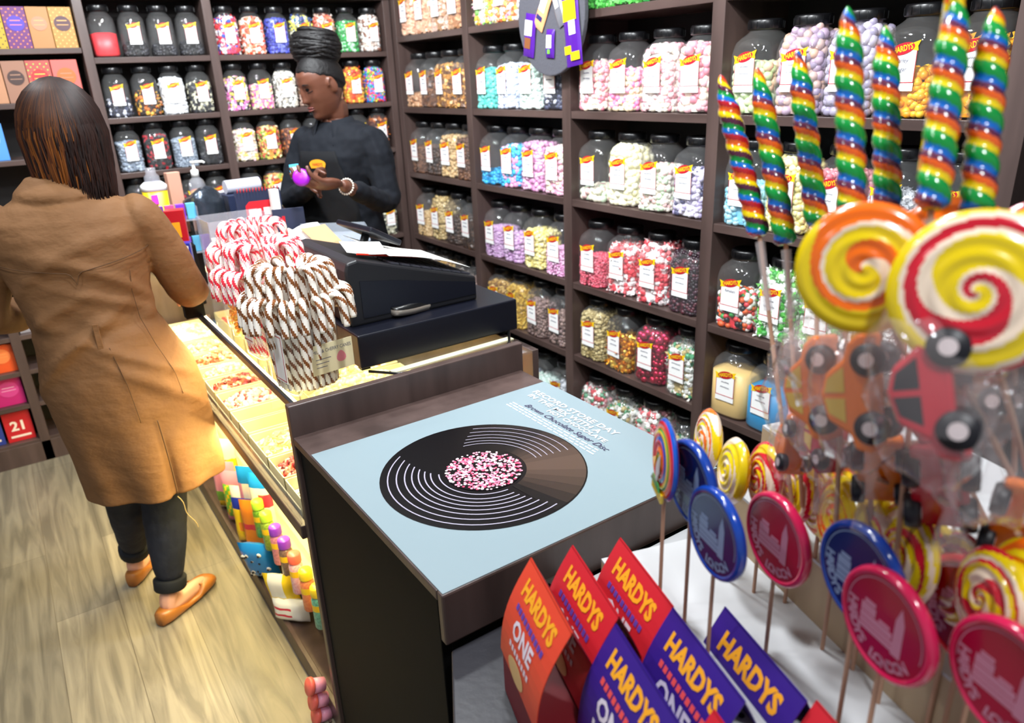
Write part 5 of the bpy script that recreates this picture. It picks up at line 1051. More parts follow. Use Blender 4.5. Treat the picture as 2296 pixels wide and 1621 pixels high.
for (lb, px, py, D, nose, side, pm, wm, s, zt) in (
    ('large red toy car sweet standing nose-up in cellophane', 2165, 868, .52, (-.1, 1, .05), (.05, 0, -1), CARR, CARK, 1.02, 1.15),
    ('orange toy car sweet with yellow windows left of the red car', 1985, 880, .62, (-.05, 1, .1), (.3, 0, -1), CARO, CARY, 1.0, 1.15),
    ('orange toy car sweet with yellow windows, farthest left', 1880, 870, .70, (-.05, 1, .1), (.5, 0, -1), CARO, CARY, 1.0, 1.15),
    ('orange toy car sweet seen from the front above the striped lollies', 1972, 1075, .70, (0, .55, .85), (1, 0, 0), CARO, CARK, 1.0, 1.05),
    ('red toy car sweet seen from the front below the large one', 2108, 1120, .64, (0, .55, .85), (1, 0, 0), CARR, CARR, 1.15, 1.05),
    ('orange wrapped sweet car low beside the white box', 1792, 1005, .80, (.2, .9, .4), (.9, 0, -.4), CARO, CARO, .72, 1.1),
    ('orange toy car sweet at the right edge above the striped lollies', 2282, 1195, .62, (.2, .6, .75), (1, 0, .2), CARO, CARK, 1.0, 1.05),
    ('pale red toy car sweet blurred behind the orange ones', 1880, 985, .75, (.1, .9, .3), (.8, 0, -.6), CARR, CARY, .8, 1.1),
    ('brown toy car sweet at the right edge under the swirls', 2275, 830, .60, (0, 1, 0), (.5, 0, -1), P('car_brown', '#6c3c1c', .3), CARK, .9, 1.15)):
    b = car(lb, carM(px, py, D, nose, side), pm, wm, s, bagm=(py < 1050)); carstick(b, zt)
# empty crumpled cellophane packets among the cars
for k, (px, py, D, lb) in enumerate(((1850, 770, .66, 'empty crumpled cellophane tip left below the orange swirl'), (2030, 960, .72, 'crumpled clear cellophane between the upright red car and lower one'), (2245, 1010, .52, 'crumpled clear cellophane at the right edge beside the red car'), (1790, 880, .80, 'crumpled clear cellophane around the twisted lolly sticks'))):
    c = at(px, py, D); v, f = ball(1, 24, 18); vv = []
    for p in v:
        q = Vector(p); d = 1+.35*noise.noise(q*2.6+Vector((k*7, 0, 0))); vv.append((q.x*.035*d, q.y*.035*d, q.z*.062*d))
    o = MB().add((vv, f), 0, smooth=True).build('cellophane_wrapper', CELLO, loc=c); tag(o, lb, 'wrapper', 'empty cellophane wrappers')
# ---------------------------------------------------------------- people
def skin_mesh(chains, sub=1):
    """chains of (x,y,z,r) joined where points coincide; first point is the root"""
    v = []; e = []; rad = []; idx = {}
    for ch in chains:
        prev = None
        for p in ch:
            key = tuple(round(q, 4) for q in p[:3])
            if key not in idx: idx[key] = len(v); v.append(p[:3]); rad.append(p[3:] if len(p) > 4 else (p[3], p[3]))
            k = idx[key]
            if prev is not None and prev != k: e.append((prev, k))
            prev = k
    me = bpy.data.meshes.new('sk'); me.from_pydata(v, e, []); o = bpy.data.objects.new('sk', me); COL.objects.link(o)
    md = o.modifiers.new('s', 'SKIN'); md.use_smooth_shade = True
    for i, r in enumerate(rad): me.skin_vertices[0].data[i].radius = r; me.skin_vertices[0].data[i].use_root = i == 0
    sb = o.modifiers.new('u', 'SUBSURF'); sb.levels = sub; sb.render_levels = sub
    dg = bpy.context.evaluated_depsgraph_get(); dg.update(); ev = o.evaluated_get(dg); m = ev.to_mesh()
    vf = [tuple(p.co) for p in m.vertices], [tuple(p.vertices) for p in m.polygons]
    ev.to_mesh_clear(); bpy.data.objects.remove(o); return vf
def solid(name, mb, mat, vox, parent=None, smooth=4, disp=None):
    o = mb.build(name, mat, parent); r = o.modifiers.new('remesh', 'REMESH'); r.mode = 'VOXEL'; r.voxel_size = vox; r.use_smooth_shade = True
    s = o.modifiers.new('smooth', 'SMOOTH'); s.iterations = smooth; s.factor = .6
    if disp:
        tx = bpy.data.textures.new(name+'_folds', 'CLOUDS'); tx.noise_scale = disp[0]; tx.noise_depth = 2
        d = o.modifiers.new('folds', 'DISPLACE'); d.texture = tx; d.strength = disp[1]; d.mid_level = .5; d.texture_coords = 'LOCAL'
    return o
def head_shape(M, W=1.0):
    """head: local -Y is the face, Z up, origin mid-head at ear height; crown z=.115, chin z=-.115"""
    ks = [(-.118, .018, .050, .0), (-.113, .030, .070, .005), (-.100, .041, .080, .020), (-.080, .051, .082, .040), (-.060, .059, .083, .060), (-.035, .065, .085, .078), (-.01, .069, .087, .088), (.02, .0725, .089, .095),
          (.045, .073, .090, .098), (.068, .069, .085, .094), (.088, .058, .070, .080), (.103, .041, .048, .058), (.112, .022, .024, .030), (.115, .004, .004, .006)]   # z, half width, front, back
    def lerp(z):
        for a, b in zip(ks, ks[1:]):
            if z <= b[0]:
                t = (z-a[0])/(b[0]-a[0]); t = max(0, t); return [a[i]*(1-t)+b[i]*t for i in (1, 2, 3)]
        return ks[-1][1:]
    g = lambda x, c, s: math.exp(-((x-c)/s)**2)
    nz, na = 64, 64; v = []; f = []
    for i in range(nz+1):
        z = -.118+.233*(i/nz); w, fr, bk = lerp(z)
        for j in range(na):
            a = 2*pi*j/na; c, s = cos(a), sin(a)        # s<0 is the face
            e = .85 if s < 0 else 1
            x = w*W*math.copysign(abs(c)**e, c); y = s*(fr if s < 0 else bk)
            if s < 0:
                k = abs(s)
                nose = .026*g(x, 0, .0125)*max(0, min(1, (.028-z)/.052))*(1 if z > -.030 else g(z, -.030, .007)) + .008*g(x, 0, .011)*g(z, .012, .018)
                nost = .007*(g(x, .013, .007)+g(x, -.013, .007))*g(z, -.026, .008)
                lips = .009*g(x, 0, .023)*(g(z, -.050, .0065)+1.05*g(z, -.064, .0075))-.004*g(x, 0, .02)*g(z, -.057, .0025)
                chin = .008*g(x, 0, .022)*g(z, -.098, .016); brow = .005*(g(x, .027, .02)+g(x, -.027, .02))*g(z, .034, .010)
                sock = -.010*(g(x, .031, .017)+g(x, -.031, .017))*g(z, .014, .014); lid = .0065*(g(x, .031, .013)+g(x, -.031, .013))*g(z, .012, .008)
                cheek = .005*(g(x, .04, .02)+g(x, -.04, .02))*g(z, -.018, .02)
                y -= (nose+nost+lips+chin+brow+sock+lid+cheek)*k
            v.append((x, y, z))
    for i in range(nz):
        for j in range(na):
            k = (j+1) % na; f.append((i*na+j, i*na+k, (i+1)*na+k, (i+1)*na+j))
    f.append(tuple(range(na-1, -1, -1))); f.append(tuple(range(nz*na, nz*na+na)))
    mb = MB().add((v, f), 0, M)
    for sx in (-1, 1):                                    # ears
        ev, ef = ball(1, 14, 10); vv = []
        for p in ev: vv.append((p[0]*.007, p[1]*.017+.004*p[2]*.4, p[2]*.031))
        mb.add((vv, ef), 0, M @ T(sx*.0745*W, .012, -.002, rx=.15, rz=-sx*.35))
        mb.add(tube([(sx*.078*W, .006+.017*cos(q), .002+.028*sin(q)) for q in [radians(-60+30*k) for k in range(9)]], .0038, 6), 0, M)
    return mb
def hand_chains(wrist, dirv, palmn, curl=.6, s=1.0, side=1, spread=.12, thumb=(.5, .7)):
    """hand as chains; dirv runs wrist to fingers, palmn out of the palm; returns palm vf + finger chains"""
    d = Vector(dirv).normalized(); n = Vector(palmn); n = (n-d*n.dot(d)).normalized(); a = d.cross(n)*side; w = Vector(wrist); ch = []
    lens = ((.040, .024, .020), (.044, .028, .022), (.041, .026, .020), (.032, .020, .018))
    cur = curl if isinstance(curl, (list, tuple)) else [curl]*4
    for i in range(4):
        off = (1.5-i)*.0195*s; k = w+d*(.088-.004*abs(i-1.2))*s+a*off; base = w+d*.03*s+a*off*.7
        pts = [(*base, .011*s), (*k, .0095*s)]; q = k; ang = 0; dd = d+a*spread*(1.5-i)/1.5
        for L, r in zip(lens[i], (.0085, .0078, .0068)):
            ang += cur[i]*(.75 if L == lens[i][0] else .9); v = (dd.normalized()*cos(ang)+n*sin(ang)); q = q+v*L*s; pts.append((*q, r*s))
        ch.append(pts)
    t0 = w+d*.018*s+a*.020*s; t1 = t0+(d*.55+a*.75+n*thumb[0]*.5).normalized()*.040*s; t2 = t1+(d*.85+a*.15+n*thumb[0]).normalized()*.032*s; t3 = t2+(d*.9-a*.1+n*thumb[1]).normalized()*.026*s
    ch.append([(*t0, .013*s), (*t1, .0115*s), (*t2, .010*s), (*t3, .008*s)])
    palm = MB(); M = Matrix(((a.x, d.x, n.x, 0), (a.y, d.y, n.y, 0), (a.z, d.z, n.z, 0), (0, 0, 0, 1))); M.translation = w+d*.047*s
    v, f = ball(1, 16, 12); palm.add(([(p[0]*.041*s, p[1]*.052*s, p[2]*.0165*s) for p in v], f), 0, M)
    return palm, ch
def add_chains(mb, chains, M=None, sub=1):
    for c in chains: mb.add(skin_mesh([c], sub), 0, M)
def hairs(n, fn, rad=.003, seg=10, seed=0, flat=.5, nn=5):
    mb = MB(); rnd = random.Random(seed)
    for i in range(n):
        pts, rr = fn(i, rnd, seg); mb.add(tube(pts, rr if rr else rad, nn, True, flat), 0, smooth=True)
    return mb
SKIN_D = P('skin_deep_brown', '#5a3526', .42, sss=.05, spec=.45); SKIN_L = P('skin_light', '#dca58c', .45, sss=.08)
# ================= shopkeeper behind the counter
SK = Vector((ony(755, 275, 3.0).x, 3.0, .03))
fb = radians(-150)                                      # body facing angle
BX = Vector((cos(fb), sin(fb), 0)); BR = Vector((-BX.y, BX.x, 0))*-1   # BR: her right
def L(fwd, right, z): return SK+BX*fwd+BR*right+Vector((0, 0, z))
def Lt(fwd, right, z, r): q = L(fwd, right, z); return (q.x, q.y, q.z, r)
byaw = fb+pi/2
body = MB(); R_ = lambda f_, z, rx, ry: (*(L(f_, 0, z))[:2], z+.03, rx*.96, ry, byaw)
body.add(loft([R_(0, .86, .165, .115), R_(0, .98, .165, .115), R_(0, 1.10, .135, .10), R_(.005, 1.22, .145, .108), R_(.01, 1.30, .155, .11), R_(.0, 1.37, .148, .085), R_(-.005, 1.41, .105, .068), R_(0, 1.455, .065, .06)], 32, 2.2))
for s in (-1, 1):                                       # legs
    body.add(skin_mesh([[Lt(0, s*.085, .92, .09), Lt(.01, s*.09, .70, .075), Lt(.01, s*.09, .48, .055), Lt(0, s*.09, .30, .052), Lt(-.02, s*.09, .07, .038), Lt(-.01, s*.09, .02, .036), Lt(.10, s*.10, .0, .03)]]), 0)
HR = at(716, 402, 2.66); HL = at(690, 420, 2.62)        # right wrist area / left
shR = L(0, .17, 1.385); shL = L(0, -.17, 1.385)
WR = at(762, 400, 2.72); WL = at(764, 413, 2.60)
# nearer arm in the picture is her left arm
elL = L(.02, -.235, 1.12); elR = L(.10, .22, 1.13)
def armv(sh, el, wr): return [(*(sh+(L(0, 0, 0)-SK)), .052), (*sh.lerp(el, .5), .046), (*el, .041), (*el.lerp(wr, .5), .034), (*wr, .024)]
body.add(skin_mesh([armv(shL, elL, WL)]), 0); body.add(skin_mesh([armv(shR, elR, WR+Vector((-.03, .08, .0)))]), 0)
p1, c1 = hand_chains(WL, at(672, 412, 2.50)-WL, Vector((.1, .4, 1)), [.45, .5, .55, .6], 1.12, side=1, spread=.1, thumb=(.8, .7)); body.add((p1.v, p1.f)); add_chains(body, c1)
WR2 = WR+Vector((-.03, .08, 0)); p2, c2 = hand_chains(WR2, at(678, 398, 2.58)-WR2, Vector((-.2, -.9, -.1)), [.5, .55, .6, .65], 1.05, side=-1, spread=.08, thumb=(.6, .6)); body.add((p2.v, p2.f)); add_chains(body, c2)
hc = ony(722, 193, 2.985); hf = radians(-172); tiltd = .34
HM = Matrix.Translation(hc) @ Matrix.Rotation(hf+pi/2, 4, 'Z') @ Matrix.Rotation(tiltd, 4, 'X')
hd = head_shape(HM @ Matrix.Scale(.98, 4), .98); body.add((hd.v, hd.f))
neckb = L(.0, 0, 1.44); nt_ = HM @ Vector((0, .035, -.055)); body.add(skin_mesh([[(*neckb, .06), (*neckb.lerp(nt_, .5), .052), (*nt_, .055)]]), 0)
person = solid('person', body, SKIN_D, .0045, smooth=3)
tag(person, 'shop assistant in navy uniform and black apron, hair in high bun, holding purple item', 'person')
# clothes
shirt = MB()
shirt.add(loft([R_(0, .94, .185, .135), R_(0, 1.05, .160, .122), R_(.0, 1.14, .152, .118), R_(.005, 1.24, .166, .125), R_(.01, 1.32, .182, .126), R_(0, 1.385, .190, .108), R_(-.008, 1.425, .145, .088), R_(-.005, 1.452, .080, .072)], 32, 2.3))
def sleeve(sh, el, wr, t=1.0): return [(*sh.lerp(L(0, 0, 1.36), .25), .078), (*sh, .074), (*sh.lerp(el, .5), .062), (*el, .056), (*el.lerp(wr, .5), .045), (*el.lerp(wr, t), .036)]
shirt.add(skin_mesh([sleeve(shL, elL, WL, .86)]), 0); shirt.add(skin_mesh([sleeve(shR, elR, WR2, .86)]), 0)
NAVYC = P('navy_shirt_cloth', '#080c14', .85, bump=(22, .5), spec=.25); BLKC = P('black_apron_cloth', '#06070b', .85, bump=(30, .3), spec=.25); 
solid('uniform_shirt', shirt, NAVYC, .007, person, 5, (.09, .022))
ap = MB()
rows = [(.80, .165, .0), (1.0, .155, 0), (1.12, .145, 0), (1.22, .12, 0), (1.30, .095, 0), (1.345, .085, 0)]
v = []; f = []; n = 16
for (z, hw, _) in rows:
    for j in range(n+1):
        u = (j/n*2-1); rr = .150 if z < 1.1 else (.140 if z < 1.2 else .146); q = L(rr*sqrt(max(.05, 1-(u*hw/.21)**2))+.006, u*hw, z); v.append(tuple(q))
for i in range(len(rows)-1):
    for j in range(n): f.append((i*(n+1)+j, i*(n+1)+j+1, (i+1)*(n+1)+j+1, (i+1)*(n+1)+j))
ao = MB().add((v, f), 0, smooth=True).build('apron', BLKC, person); sm = ao.modifiers.new('t', 'SOLIDIFY'); sm.thickness = .004
# trousers and shoes
tr_ = MB(); tr_.add(loft([R_(0, .84, .18, .13), R_(0, .98, .18, .13)], 24))
for s in (-1, 1): tr_.add(skin_mesh([[Lt(0, s*.085, .90, .105), Lt(.01, s*.09, .68, .09), Lt(.01, s*.09, .46, .072), Lt(0, s*.09, .26, .068), Lt(-.02, s*.09, .05, .062)]]), 0)
solid('trousers', tr_, P('trouser_black', '#0b0c10', .8), .009, person)
for s in (-1, 1):
    sh_ = MB(); sh_.add(skin_mesh([[Lt(-.05, s*.09, .013, .042), Lt(.04, s*.095, .012, .042), Lt(.13, s*.10, .006, .034)]]), 0); solid('shoe', sh_, BLKC, .006, person)
# collar and logo
col = MB(); v = []; f = []; nn = 36
for i in range(nn+1):
    a = radians(28)+radians(304)*i/nn; fr = max(0, cos(a)); c_, s_ = cos(a), sin(a)
    for r0, z0 in ((.060, 1.492-.012*fr), (.070, 1.494-.012*fr), (.098+.012*fr, 1.440-.062*fr**2), (.094+.012*fr, 1.432-.062*fr**2)):
        v.append(tuple(L(.012+r0*c_, r0*1.02*s_, z0-.03)))
for i in range(nn):
    for k in range(3): f.append((4*i+k, 4*i+k+1, 4*i+5+k, 4*i+4+k))
col.add((v, f), 0, smooth=True)
co = col.build('collar', NAVYC, person); b_ = co.modifiers.new('b', 'SOLIDIFY'); b_.thickness = .003
lg = MB(); M = axisM(L(.157, -.005, 1.285), BX, -BR if False else (BX.cross(Vector((0, 0, 1)))*-1))
arcp = [(.040*cos(a), .012+.018*sin(a)) for a in [pi*k/12 for k in range(13)]]+[(-.034, -.004), (.034, -.004)]
lg.add(prism(arcp, 0, .0012), 0, M); lg.add(textc('HARDYS', .011, bold=.0004), 1, M @ T(0, .010, .0018, s=(.85, 1, 1))); lg.build('apron_logo', [P('logo_gold', '#d8941c', .5), P('logo_red', '#9c2018', .5)], person)
# bracelet / white cuff
cf = MB(); pw = WL.lerp(elL, .10); ax = (elL-WL).normalized(); xx = ax.orthogonal().normalized(); yy = ax.cross(xx)
for k in range(20):
    a = 2*pi*k/20; cf.add(ball(.0038, 8, 6), 0, Matrix.Translation(pw+(xx*cos(a)+yy*sin(a))*.0275), smooth=True)
cf.build('bead_bracelet', P('bead_white', '#d8d0c4', .3), person)
# hair: cap, braids and high bun
HAIRB = P('hair_black', '#070506', .6, spec=.3, bump=(55, .8, (1, .25, 1)))
cap = MB(); v, f = ball(1, 40, 28); vv = []
for p in v:
    x, y, z = p; front = -y; k = 1.0
    lim = z > (.16+.50*max(0, front)-.75*max(0, y))      # hairline
    s_ = 1.0 if lim else .90
    vv.append((x*.0765*s_, (y*.101+.004)*s_, z*.108*s_+.018))
cap.add((vv, f), 0, HM, smooth=True)
solid('hair_cap', cap, HAIRB, .004, person, 3)
bc = HM @ Vector((0, .030, .150)); bc = ony(708, 106, 3.02)
BM = Matrix.Translation(bc) @ Matrix.Rotation(hf+pi/2, 4, 'Z') @ Matrix.Rotation(-.08, 4, 'X')
def braid(i, rnd, seg):
    th0 = rnd.random()*2*pi; z0 = -.055+.115*(i/46); inc = rnd.uniform(-.35, .35); sp = rnd.uniform(.6, 1.5); pts = []
    for k in range(18):
        a = th0+sp*2*pi*k/17*.8; zz = z0+inc*.05*sin(a); u = max(.12, 1-(zz/.082)**2); r = .098*sqrt(u)*(1+.04*sin(3*a+i)); pts.append(BM @ Vector((r*cos(a), r*.92*sin(a), zz)))
    return pts, [.0075]*18
bun = hairs(46, braid, seed=3, seg=18, flat=1, nn=7); vv, ff = ball(1, 24, 16); bun.add(([(p[0]*.093, p[1]*.086, p[2]*.074) for p in vv], ff), 0, BM, smooth=True)
bun.add(loft([(0, .0, -.085, .062, .062, 0), (0, 0, -.05, .058, .058, 0), (0, 0, -.03, .06, .06, 0)], 20), 0, BM, smooth=True)
bun.build('hair_bun', HAIRB, person)
# face details
fd = MB()
for s in (-1, 1):
    pts = [HM @ Vector((s*(.031+.016*u), -.083+.010*abs(u)**2+.004*(u*s > 0), .0085-.003*(1-u*u))) for u in [-1+.25*k for k in range(9)]]; fd.add(tube(pts, .0016, 6), 0)
fd.build('eyelashes', HAIRB, person)
fd = MB()
for s in (-1, 1):
    pts = [HM @ Vector((s*(.031+.019*u), -.0905+.010*u*u+.004*max(0, u), .034+.004*(1-u*u))) for u in [-1+.25*k for k in range(9)]]; fd.add(tube(pts, [.0012, .002, .0025, .0026, .0026, .0024, .002, .0016, .001], 6), 0)
fd.build('eyebrows', HAIRB, person)
lp = MB(); pts = [HM @ Vector((.022*u, -.0930+.012*u*u, -.0515-.002*u*u)) for u in [-1+.25*k for k in range(9)]]; lp.add(tube(pts, [.001, .0025, .0034, .0036, .0034, .0036, .0034, .0025, .001], 8), 0, smooth=True)
pts = [HM @ Vector((.020*u, -.0930+.012*u*u, -.0625+.002*u*u)) for u in [-1+.25*k for k in range(9)]]; lp.add(tube(pts, [.001, .003, .0042, .0046, .0047, .0046, .0042, .003, .001], 8), 0, smooth=True)
lp.build('lips', P('lip_brown', '#6a3530', .35), person)
# what she holds
c = at(676, 398, 2.50); o = tag(MB().add(lathe([(.002, -.012), (.024, -.011), (.029, -.006), (.030, 0), (.029, .007), (.022, .012), (.002, .013)], 28), 0, smooth=True).build('purple_lid', P('lid_purple', '#8c10b0', .35)), 'round purple lid held in the shop assistant\'s fingers', 'lid'); o.matrix_world = axisM(c, ray(676, 398)*-1+Vector((-.3, 0, .3)), (1, 0, 0))
c = at(661, 384, 2.54); o = tag(MB().add(box(-.016, .016, -.024, .024, -.001, .001)).add(box(-.011, .011, -.018, .014, .001, .0014), 1).build('blue_card', [P('card_sky', '#4cb4d8', .5), WHITE]), 'small blue and white card held above the purple lid', 'card'); o.matrix_world = axisM(c, ray(661, 384)*-1+Vector((-.2, 0, .1)), (1, -.1, 0))
# ================= customer in a tan coat, seen from behind
CP = Vector((.13, 2.36, 0)); cyaw = -radians(9)
def G(r, f_, z): return CP+Vector((cos(cyaw)*r-sin(cyaw)*f_, sin(cyaw)*r+cos(cyaw)*f_, z))       # r right, f forward (away)
def Gt(r, f_, z, rad): q = G(r, f_, z); return (q.x, q.y, q.z, rad)
def GR(r, f_, z, rx, ry, dy=0): q = G(r, f_, z); return (q.x, q.y, z, rx, ry, cyaw+dy)
AR = G(.155, -.16+.0, 0)  # unused anchor
body = MB(); body.add(loft([GR(.04, 0, .60, .15, .11), GR(.035, 0, .80, .165, .125), GR(.015, 0, 1.0, .125, .10), GR(.0, 0, 1.15, .145, .10), GR(.0, .0, 1.30, .155, .09), GR(.0, .01, 1.37, .10, .07), GR(.0, .02, 1.42, .052, .055), GR(.01, .04, 1.50, .05, .055)], 28))
# legs: ankles over the measured heel points
hR = onz(380, 1400, .0); hL = onz(316, 1290, 0)
aR = Vector((hR.x+.03, hR.y+.045, .085)); aL = Vector((hL.x+.0, hL.y+.0, .09))
kR = G(.075, .02, .46); kL = G(-.035, .06, .46)
body.add(skin_mesh([[Gt(.10, 0, .74, .085), (*(kR+Vector((0, 0, .14))), .07), (*kR, .056), (*kR.lerp(aR, .4), .055), (*aR, .033)]]), 0)
body.add(skin_mesh([[Gt(-.03, 0, .74, .085), (*(kL+Vector((0, 0, .14))), .07), (*kL, .056), (*kL.lerp(aL, .4), .055), (*aL, .033)]]), 0)
tR = onz(478, 1312, .0)-onz(380, 1402, 0); tR.z = 0; tR.normalize(); tL = Vector((.5, .86, 0))
for a, tdir in ((aR, tR), (aL, tL)):
    heel = Vector((a.x, a.y, .032))-tdir*.03
    body.add(skin_mesh([[(*(a+Vector((0, 0, .02))), .032), (*(heel+Vector((0, 0, .012))), .030), (*(heel+tdir*.07+Vector((0, 0, .006))), .030), (*(heel+tdir*.14), .028), (*(heel+tdir*.185+Vector((0, 0, -.006))), .020)]]), 0)
# arms
sR, sL = G(.185, .0, 1.305), G(-.185, .02, 1.31)
eR, eL = G(.262, .05, 1.06), G(-.265, .06, 1.05)
wR, wL = G(.285, .29, .985), G(-.10, .28, 1.0)
body.add(skin_mesh([[(*sR, .055), (*sR.lerp(eR, .5), .046), (*eR, .040), (*eR.lerp(wR, .5), .034), (*wR, .025)]]), 0); body.add(skin_mesh([[(*sL, .055), (*sL.lerp(eL, .5), .046), (*eL, .040), (*eL.lerp(wL, .5), .034), (*wL, .025)]]), 0)
for w_, dd, sd in ((wR, Vector((.1, 1, -.25)), 1), (wL, Vector((.6, .8, -.1)), -1)):
    pp, cc = hand_chains(w_, dd, Vector((0, 0, -1)), .35, .95, side=sd, spread=.2); body.add((pp.v, pp.f)); add_chains(body, cc)
hq = ony(146, 298, 2.38); CHM = Matrix.Translation(hq) @ Matrix.Rotation(pi-.55, 4, 'Z') @ Matrix.Rotation(.30, 4, 'X')
hd = head_shape(CHM, 1.0); body.add((hd.v, hd.f)); nb = G(.01, .02, 1.36); nt_ = CHM @ Vector((0, .03, -.06)); body.add(skin_mesh([[(*nb, .06), (*nb.lerp(nt_, .5), .05), (*nt_, .052)]]), 0)
cust = solid('person', body, SKIN_L, .005, smooth=3)
tag(cust, 'customer seen from behind in a tan coat, navy jeans and tan flat shoes', 'person')
TAN = P('tan_coat_cloth', '#775333', .75, bump=(9, .55, (1, 1, 1.6), .02), spec=.3, var=(6, .08))
rings = [(.060, .0, .470, .188, .150), (.058, 0, .56, .196, .155), (.052, 0, .66, .206, .158), (.045, 0, .76, .212, .158), (.036, 0, .86, .206, .152), (.020, 0, .95, .180, .138), (.008, 0, 1.03, .163, .126), (.0, 0, 1.11, .168, .126), (-.002, 0, 1.20, .186, .130), (-.004, 0, 1.27, .200, .126), (-.004, .0, 1.315, .192, .112), (0, .0, 1.350, .150, .095), (.0, .012, 1.378, .098, .082), (.0, .022, 1.395, .080, .076)]
def coat_r(z):
    if z <= rings[0][2]: return rings[0]
    for a, b in zip(rings, rings[1:]):
        if z <= b[2]:
            t = (z-a[2])/(b[2]-a[2]); t = t*t*(3-2*t) if False else t; return tuple(a[i]*(1-t)+b[i]*t for i in range(5))
    return rings[-1]
def coat_pt(phi, z, off=0):
    """phi 0 = centre back, positive to her right (picture right)"""
    r, f_, zz, rx, ry = coat_r(z); return G(r+(rx+off)*sin(phi), f_-(ry+off)*cos(phi), z)
coat = MB(); v = []; f = []; nz, na = 80, 96
for i in range(nz+1):
    z = .470+(1.395-.470)*i/nz; r, f_, zz, rx, ry = coat_r(z)
    for j in range(na):
        a = 2*pi*j/na; off = 0
        ph = (a+pi) % (2*pi)-pi
        if z < .80: off += (.80-z)*.030*sin(5*ph+1.2)+(.80-z)*.02*sin(9*ph+2)                       # skirt folds
        vent = math.exp(-((ph-.30)/.07)**2)*max(0, min(1, (.74-z)/.2)); off -= .022*vent
        off += .006*math.exp(-((z-1.035)/.03)**2)*sin(7*ph)-.005*math.exp(-((z-1.01)/.012)**2)
        for (zc, ph0, sl, amp, wd) in ((1.14, .6, -.10, .009, .018), (1.10, .3, -.07, .008, .015), (1.06, -.7, .08, .008, .014), (.98, -.4, .10, .010, .016), (.93, .3, -.12, .009, .018), (1.17, -.7, .10, .006, .016), (.90, -.9, .14, .009, .02), (1.25, .2, .03, .005, .02), (1.215, -.3, -.05, .005, .018), (.83, .5, -.16, .007, .022)):
            d = (z-(zc+sl*(ph-ph0)))/wd; off += 1.35*amp*math.exp(-d*d)*math.exp(-((ph-ph0)/.75)**2)
        off += .006*noise.noise(Vector((sin(a)*2.2, cos(a)*2.2, z*5)))
        q = coat_pt(a, z, off); v.append(tuple(q))
for i in range(nz):
    for j in range(na):
        k = (j+1) % na; f.append((i*na+j, i*na+k, (i+1)*na+k, (i+1)*na+j))
f.append(tuple(range(na-1, -1, -1))); f.append(tuple(range(nz*na, nz*na+na))); coat.add((v, f))
def slv(s_, e_, w_, t=.55): m = e_.lerp(w_, t); return [(*s_.lerp(G(0, 0, 1.28), .28), .082), (*s_, .079), (*s_.lerp(e_, .5), .068), (*e_, .064), (*m, .056)]
coat.add(skin_mesh([slv(sR, eR, wR)], 2)); coat.add(skin_mesh([slv(sL, eL, wL)], 2))
# turned collar
coat.add(loft([GR(0, .0, 1.372, .112, .092), GR(0, .004, 1.388, .108, .092), GR(.0, .016, 1.415, .082, .080), GR(0, .02, 1.425, .074, .074)], 40))
solid('tan_coat', coat, TAN, .006, cust, 3, (.12, .008))
SEAM = P('coat_seam', '#4f3317', .8)
def seam(pts, nm='coat_seam', r=.0013): return MB().add(tube(pts, r, 5), 0, smooth=True).build(nm, SEAM, cust)
seam([coat_pt(ph, 1.185+.030*abs(ph)-(.030 if abs(ph) < .06 else 0)*(1-abs(ph)/.06), .010) for ph in [-1.25+.05*k for k in range(51)]], 'yoke_seam')
seam([coat_pt(.10+.0*k, .97-.012*k, .009) for k in range(20)], 'back_seam'); seam([coat_pt(.30, .735-.012*k, .004) for k in range(22)], 'vent_seam', .0022)
seam([coat_pt(.75, 1.17-.02*k, .009) for k in range(20)], 'side_seam', .0009)
bl_ = MB(); M0 = coat_pt(.02, 1.01, .013); bl_.add(box(-.007, .007, -.003, .003, -.038, .032)); bl_.build('belt_loop', TAN, cust, tuple(M0), (0, 0, cyaw), bevel=.001)
ep = MB(); q = G(-.11, -.0, 1.365)
ep.add(box(-.05, .05, -.02, .02, -.003, .003)); ep.build('shoulder_strap', TAN, cust, tuple(G(.135, 0, 1.352)), (0, .42, cyaw), bevel=.002)
# loose thread
tag_ = MB().add(tube([tuple(coat_pt(.30, .475, -.01)+Vector((0, -.012, 0))+Vector((.004*sin(k*.9)+.0035*k, -.004, -.0125*k))) for k in range(11)], .0014, 5)).build('loose_thread', P('thread_tan', '#a08a5c', .7), cust)
JEAN = P('navy_jeans', '#070f22', .85, bump=(80, .25), var=(12, .35)); js = MB()
js.add(loft([GR(.04, 0, .56, .16, .12), GR(.04, 0, .72, .17, .13)], 24))
for kk, aa, sx in ((kR, aR, .10), (kL, aL, -.03)):
    e_ = kk.lerp(aa, .93); js.add(skin_mesh([[Gt(sx, 0, .70, .10), (*(kk+Vector((0, 0, .12))), .086), (*kk, .074), (*kk.lerp(aa, .35), .073), (*kk.lerp(aa, .7), .056), (*e_, .045)]], 2))
solid('jeans', js, JEAN, .006, cust, 4, (.06, .006))
for kk, aa in ((kR, aR), (kL, aL)):
    c1_ = kk.lerp(aa, .86); c2_ = kk.lerp(aa, .96); MB().add(tube([c1_, c1_.lerp(c2_, .1), c1_.lerp(c2_, .9), c2_], [.049, .0515, .050, .047], 20), 0, smooth=True).build('jeans_cuff', P('jeans_cuff_dark', '#060b14', .85), cust)
SHOE = P('tan_shoe_leather', '#a8682a', .4, coat=.15)
